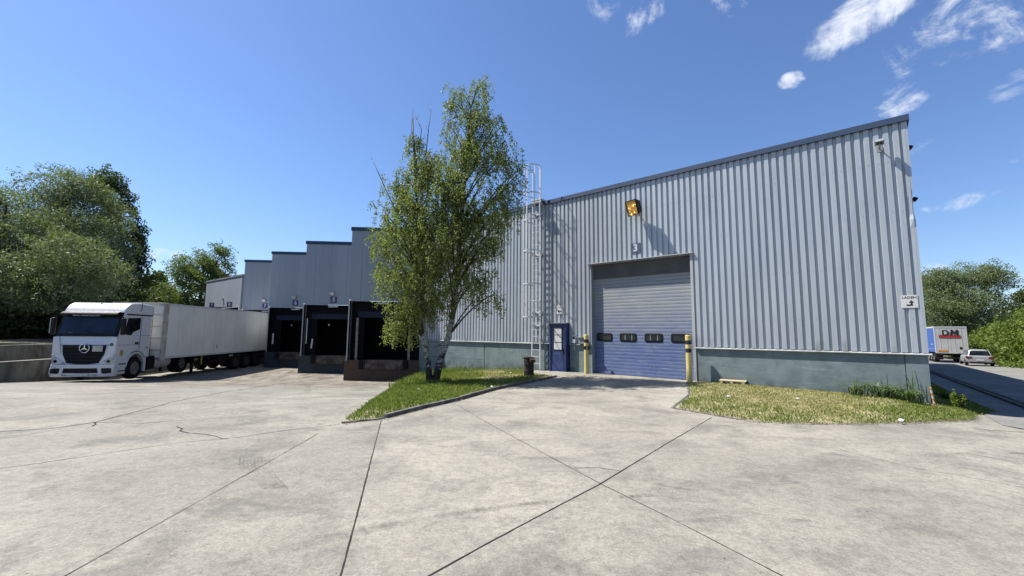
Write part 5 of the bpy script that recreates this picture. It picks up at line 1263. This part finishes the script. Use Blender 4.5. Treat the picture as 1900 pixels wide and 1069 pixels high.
for (ex, ey, rx_, ry_, dp_, wt) in env:
    c = bp_(ex, ey, 0); c.y = rb.uniform(-.3, .3)
    nb = max(3, int(8 * wt + 2))
    for q in range(nb):
        d = Vector((rb.gauss(0, 1), rb.gauss(0, 1), rb.gauss(0, 1))).normalized() * rb.uniform(.35, .95)
        e_ = c + Vector((d.x * rx_ * K, d.y * dp_, d.z * ry_ * K))
        # start on the nearer stem, below the target
        best = None
        for st2 in stems:
            for a_ in range(2, len(st2) - 1):
                for f_ in (0, .5):
                    s0_ = st2[a_].lerp(st2[a_ + 1], f_)
                    if s0_.z < e_.z - .2:
                        dd = abs((e_ - s0_).length - (e_.z - s0_.z) * 1.25) + (s0_ - e_).length * .4
                        if best is None or dd < best[0]: best = (dd, s0_)
        s0_ = best[1] if best else stemB[3]
        m = s0_.lerp(e_, .5) + Vector((0, 0, .22 + .1 * rb.random())); L_ = (e_ - s0_).length
        pts = [s0_, s0_.lerp(m, .55) + Vector((0, 0, .06)), m, m.lerp(e_, .55) + Vector((0, 0, .06)), e_]
        r_ = .010 + .009 * L_; bo_.tube(pts, [r_, r_ * .8, r_ * .55, r_ * .35, .006], 5)
        boughs.append((pts, wt))
def bez(pts, t):
    k = t * (len(pts) - 1); i = min(int(k), len(pts) - 2); return pts[i].lerp(pts[i + 1], k - i)
env_w = np.array([e[5] * (e[2] * e[3]) ** .5 for e in env]); env_w /= env_w.sum()
ntw = 2550
for q in range(ntw):
    if rb.random() < .55:
        pts, wt = rb.choice(boughs); p0 = bez(pts, rb.uniform(.6, 1.02)) + Vector((rb.gauss(0, .12), rb.gauss(0, .12), rb.gauss(0, .08)))
    else:
        ex, ey, rx_, ry_, dp_, wt = env[int(rng.choice(len(env), p=env_w))]; d = Vector((rb.gauss(0, 1), rb.gauss(0, 1), rb.gauss(0, 1))).normalized() * rb.random() ** .4
        p0 = bp_(ex, ey) + Vector((d.x * rx_ * K, d.y * dp_, d.z * ry_ * K))
    ln = rb.uniform(.25, .85); out_ = Vector((rb.gauss(0, 1), rb.gauss(0, 1), 0)).normalized() * rb.uniform(.08, .28)
    if rb.random() < .5: out_.x += .08
    pts = [p0, p0 + out_ * .6 + Vector((0, 0, .02 - ln * .25)), p0 + out_ + Vector((0, 0, -ln * .62)), p0 + out_ * 1.1 + Vector((0, 0, -ln))]
    tw.tube(pts, [.006, .0045, .0035, .002], 3, caps=False)
    nl = int(ln * 50 + 6)
    for k in range(nl):
        u = rb.random() ** .8; p = bez(pts, u); sp_r = .03 + .04 * rb.random(); Lp.append((p.x + rb.gauss(0, sp_r), p.y + rb.gauss(0, sp_r), p.z + rb.gauss(0, sp_r) - .02))
# dead wispy leaders on the left
for (a, m, e_) in (((738, 400), (706, 330), (688, 290)), ((772, 300), (764, 240), (766, 202)), ((790, 290), (795, 240), (800, 204)), ((778, 280), (782, 240), (770, 215))):
    A_, M2, E2 = bp_(*a), bp_(*m), bp_(*e_); tb_.tube([A_, M2, E2], [.02, .013, .006], 5)
    for k in range(7):
        u = rb.uniform(.2, 1); p = bez([A_, M2, E2], u); tb_.tube([p, p + Vector((rb.uniform(-.12, .12), rb.uniform(-.1, .1), rb.uniform(.05, .2)))], [.006, .003], 4)
tb_.build('trunk', 'birch_bark', bi, recalc=False, smooth=True); bo_.build('limbs', 'bark_dark', bi, recalc=False, smooth=True)
tw.build('twigs', 'bark_dark', bi, recalc=False)
Lp = np.array(Lp); V = rot_leaves(Lp, .070, .70, len(Lp), (.35, (0, 0, -1)))
np_mesh('crown', V, np.arange(len(V)).reshape(-1, 4), 'birch_leaf', bi)

# ---- trees behind the low walls at the left; at() lays things out by bearing, distance and height
def lobes(lst, Y, dep=1.0):
    o = []
    for (px, py, rx_, ry_, *r) in lst:
        dy = r[0] if r else 0; k = (Y + dy) / 777.6; x, y, z = at(px, py, Y + dy); w_ = r[1] if len(r) > 1 else 1; o.append((x, y, z, rx_ * k, (rx_ + ry_) * .5 * k * dep, ry_ * k, w_))
    return o
wind = (.45, (.8, -.1, .45))
def bs_(px, Y): x = (px - 950) * Y / 777.6; return (x, Y, .4)
tree('largest willow on the left, silvery green with its rounded top leaning right', bs_(130, 38), lobes([(120, 350, 75, 42), (60, 400, 70, 55, -1), (170, 400, 62, 60, 1), (100, 445, 90, 60, -2.5), (185, 460, 55, 55, -1), (140, 520, 100, 60, -1), (60, 500, 80, 70, -2)], 38), 88000, .30, 'willow_leaf', .26, .45, 'willows behind the low walls', gap=.42, sc=.9, droop=wind, seed=3, name='willow_tree')
tree('willow cut by the left picture edge, feathery grey green', bs_(-20, 34), lobes([(-10, 385, 60, 45), (20, 440, 60, 50, -1), (-30, 470, 80, 70), (40, 520, 75, 55, -2), (0, 560, 90, 60)], 34), 52000, .27, 'willow_leaf', .26, .4, 'willows behind the low walls', gap=.42, sc=.9, droop=wind, seed=4, name='willow_tree')
tree('low pale willow bush spreading in front of the dark trees', bs_(140, 31.5), lobes([(130, 470, 75, 42), (60, 500, 70, 42), (175, 505, 60, 40), (110, 540, 95, 38)], 31.5), 40000, .25, 'willow_leaf', .26, .3, 'willows behind the low walls', gap=.4, sc=1.0, droop=wind, seed=5, name='willow_tree')
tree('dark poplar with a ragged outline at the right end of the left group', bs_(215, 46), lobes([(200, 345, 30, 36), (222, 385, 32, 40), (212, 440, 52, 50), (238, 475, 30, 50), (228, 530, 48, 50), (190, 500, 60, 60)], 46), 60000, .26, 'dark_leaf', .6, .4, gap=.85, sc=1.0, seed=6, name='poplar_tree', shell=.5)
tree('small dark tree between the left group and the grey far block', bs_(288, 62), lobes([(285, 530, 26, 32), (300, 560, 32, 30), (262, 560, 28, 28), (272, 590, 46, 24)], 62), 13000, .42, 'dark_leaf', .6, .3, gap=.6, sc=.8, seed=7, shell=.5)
tree('light green bush just above the lorry cab roof', bs_(238, 50), lobes([(240, 556, 22, 20), (262, 575, 26, 20), (215, 580, 30, 20)], 50), 9000, .32, 'mid_leaf', .6, .2, gap=.5, sc=.8, seed=8, name='bush', cat='bush')
tree('airy green tree rising above the white trailer left of the far block', bs_(365, 58), lobes([(408, 478, 24, 32), (385, 500, 34, 38), (352, 500, 36, 36), (340, 540, 42, 40), (390, 545, 40, 36), (415, 520, 20, 34), (360, 580, 60, 30)], 58), 58000, .25, 'mid_leaf', .5, .35, gap=.85, sc=1.0, seed=9, shell=.5)
b_ = []
def mass(name, label, boxes, n, size, mat, seed, kind='stuff', cat='undergrowth', gap=.3, asp=.6, shell=.45):
    P = blob_points(boxes, n, shell, gap, .9, seed); V = rot_leaves(P, size, asp, len(P), None, np.random.default_rng(seed)); o = np_mesh(name, V, np.arange(len(V)).reshape(-1, 4), mat)
    return tag(o, label, cat, kind=kind)
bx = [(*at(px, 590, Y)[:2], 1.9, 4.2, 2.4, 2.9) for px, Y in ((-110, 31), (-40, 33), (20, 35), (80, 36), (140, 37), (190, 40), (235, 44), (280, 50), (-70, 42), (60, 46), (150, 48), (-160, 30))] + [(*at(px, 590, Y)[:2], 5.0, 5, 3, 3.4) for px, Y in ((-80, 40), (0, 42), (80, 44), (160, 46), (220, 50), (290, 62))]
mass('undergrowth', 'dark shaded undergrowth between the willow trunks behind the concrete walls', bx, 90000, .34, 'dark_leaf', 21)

# ---- right side: trees beyond the road, hedge
def bsr(px, Y): return ((px - 950) * Y / 777.6, Y, -1.6)
tree('large grey green tree above the blue trailer right of the warehouse', bsr(1785, 62), lobes([(1790, 515, 45, 30), (1745, 525, 35, 30, 1), (1838, 520, 34, 34), (1770, 560, 55, 34, -1), (1730, 580, 36, 34), (1830, 565, 40, 30), (1790, 600, 60, 30)], 62), 100000, .22, 'far_leaf', .5, .4, gap=.85, sc=.9, seed=31, droop=(.25, (0, 0, -1)))
tree('small dark tree at the right picture edge behind the hedge', bsr(1900, 75), lobes([(1893, 555, 24, 14), (1920, 550, 30, 22), (1880, 570, 30, 14), (1862, 588, 36, 18), (1900, 585, 40, 18)], 75), 7000, .42, 'dark_leaf', .6, .25, gap=.6, sc=.8, seed=32)
tree('dark tree close behind the warehouse corner and blue trailer', bsr(1728, 80), lobes([(1725, 545, 30, 30), (1700, 570, 40, 34), (1745, 590, 40, 26)], 80), 14000, .5, 'dark_leaf', .6, .35, gap=.5, sc=.7, seed=33)
hb = []
for k in range(30):
    m_ = 22 + k * 1.9; q = C0 + dS * m_ + dL * (10.9 + 1.0 * sin(k * 1.7)); z0 = G(q.x, q.y); hh = 4.5 - .4 * sin(k * 2.1) - .6 * smn(40, 60, m_)
    hb.append((q.x, q.y, z0 + hh * .42, 1.9, 1.9, hh * .62, 1.))
    if k < 22: q2 = q + dL * 2.6; hb.append((q2.x, q2.y, z0 + hh * .8, 2.2, 2.2, hh * .62, 1.))
mass('hedge', 'long bright green hedge along the right side of the road', hb, 190000, .26, 'hedge_leaf', 41, kind=None, cat='hedge', gap=.75, shell=.33)
hb = []
for k in range(24):
    m_ = 21 + k * 2.4; q = C0 + dS * m_ + dL * (9.6 + .3 * sin(k * 1.3)); z0 = G(q.x, q.y); hb.append((q.x, q.y, z0 + .15, 1.4, 1.4, .5, 1.))
mass('weeds', 'low weeds between the road edge and the green hedge', hb, 30000, .17, 'hedge_leaf', 42, cat='weeds')
hb = []
for a in range(-70, 75, 4):
    r_ = 190 + 20 * sin(a * .9); hb.append((r_ * sin(R(a)), r_ * cos(R(a)), 1.5, 10, 8, 6 + 2 * sin(a * 1.7), 1))
mass('distant_woods', 'distant belt of trees along the horizon', hb, 150000, .6, 'far_leaf', 43, cat='trees')

# ---- weeds at the warehouse corner
def weed(label, cx, cy, n, h, spread, mat, arch=.6, wid=.02, name='tall_weed', lean=(0, 0)):
    t = thing(name, label, 'weed', (cx, cy, G(cx, cy)), 0)
    b = MB(); V = []
    for k in range(n):
        a = rb.uniform(0, 2 * pi); r_ = spread * rb.random() ** .6; x, y = cos(a) * r_, sin(a) * r_; b0 = rb.uniform(0, 2 * pi); hh = h * rb.uniform(.45, 1.1); l = hh * arch * rb.uniform(.5, 1.35)
        c = b0 + pi / 2; w_ = wid * rb.uniform(.6, 1.2); prev = None
        for q in range(6):
            u = q / 5; p = Vector((x + cos(b0) * l * u * u + lean[0] * u, y + sin(b0) * l * u * u + lean[1] * u, hh * (u * 1.5 - .75 * u ** 2.4 * arch * 1.3) / 1.1)); ww = w_ * (1 - u) ** .6 * (.6 + u)
            cur = (p - Vector((cos(c), sin(c), 0)) * ww, p + Vector((cos(c), sin(c), 0)) * ww)
            if prev: b.add([prev[0], prev[1], cur[1], cur[0]], [(0, 1, 2, 3)])
            prev = cur
    b.build('blades', mat, t, recalc=False)
    s = MB()
    for k in range(max(2, n // 14)):
        a = rb.uniform(0, 2 * pi); r_ = spread * .5; x, y = cos(a) * r_, sin(a) * r_; s.tube([(x, y, 0), (x + rb.uniform(-.1, .1), y + rb.uniform(-.1, .1), h * rb.uniform(.7, 1.1))], [.008, .004], 5)
    s.build('stems', mat, t, recalc=False); return t
weed('leftmost arching weed clump against the plinth near the right corner', 8.72, 10.78, 55, .55, .22, 'weed_leaf', .9, .018)
weed('middle arching weed clump against the plinth near the right corner', 9.12, 10.50, 60, .62, .25, 'weed_leaf', .9, .022)
weed('tallest arching weed clump, dark leaved, next to the striped post', 9.52, 10.30, 100, .56, .30, 'weed_leaf', 1.0, .020)
weed('thistle with upright stems leaning on the corner beside the striped post', 9.80, 10.45, 14, .75, .05, 'weed_leaf', .35, .010)
def bush(label, cx, cy, z, rx_, rz_, n, size, mat, seed, name='shrub'):
    t = thing(name, label, 'shrub', (cx, cy, z), 0)
    B = [(rng.normal(0, rx_ * .45), rng.normal(0, rx_ * .45), rz_ * rng.uniform(.4, 1.1), rx_ * .5, rx_ * .5, rz_ * .5) for k in range(7)]
    P = blob_points(B, n, .5, .4, 4, seed); P = P[P[:, 2] > -.05]; V = rot_leaves(P, size, .4, len(P), (.3, (0, 0, 1)), np.random.default_rng(seed)); np_mesh('leaves', V, np.arange(len(V)).reshape(-1, 4), mat, t)
    s = MB()
    for b_ in B: s.tube([(0, 0, -.05), (b_[0] * .5, b_[1] * .5, b_[2] * .5), b_[:3]], [.01, .008, .004], 5)
    s.build('stems', 'bark_dark', t, recalc=False); return t
bush('leafy green shrub on the slope right of the warehouse corner', 10.62, 10.15, G(10.62, 10.15) + .02, .13, .30, 900, .08, 'hedge_leaf', 61)
bush('low dark plants in the shade along the warehouse side wall', *SP(2.6, .5)[:2], G(*SP(2.6, .5)[:2]), .3, .14, 1200, .08, 'dark_leaf', 62)
# thistles round the birch foot
for x, y, l_ in ((-3.45, 14.3, 'pale thistle left of the birch foot'), (-3.5, 16.0, 'grassy weed behind the left birch stem')): weed(l_, x, y, 40, .42, .15, 'hedge_leaf', .5, .016)
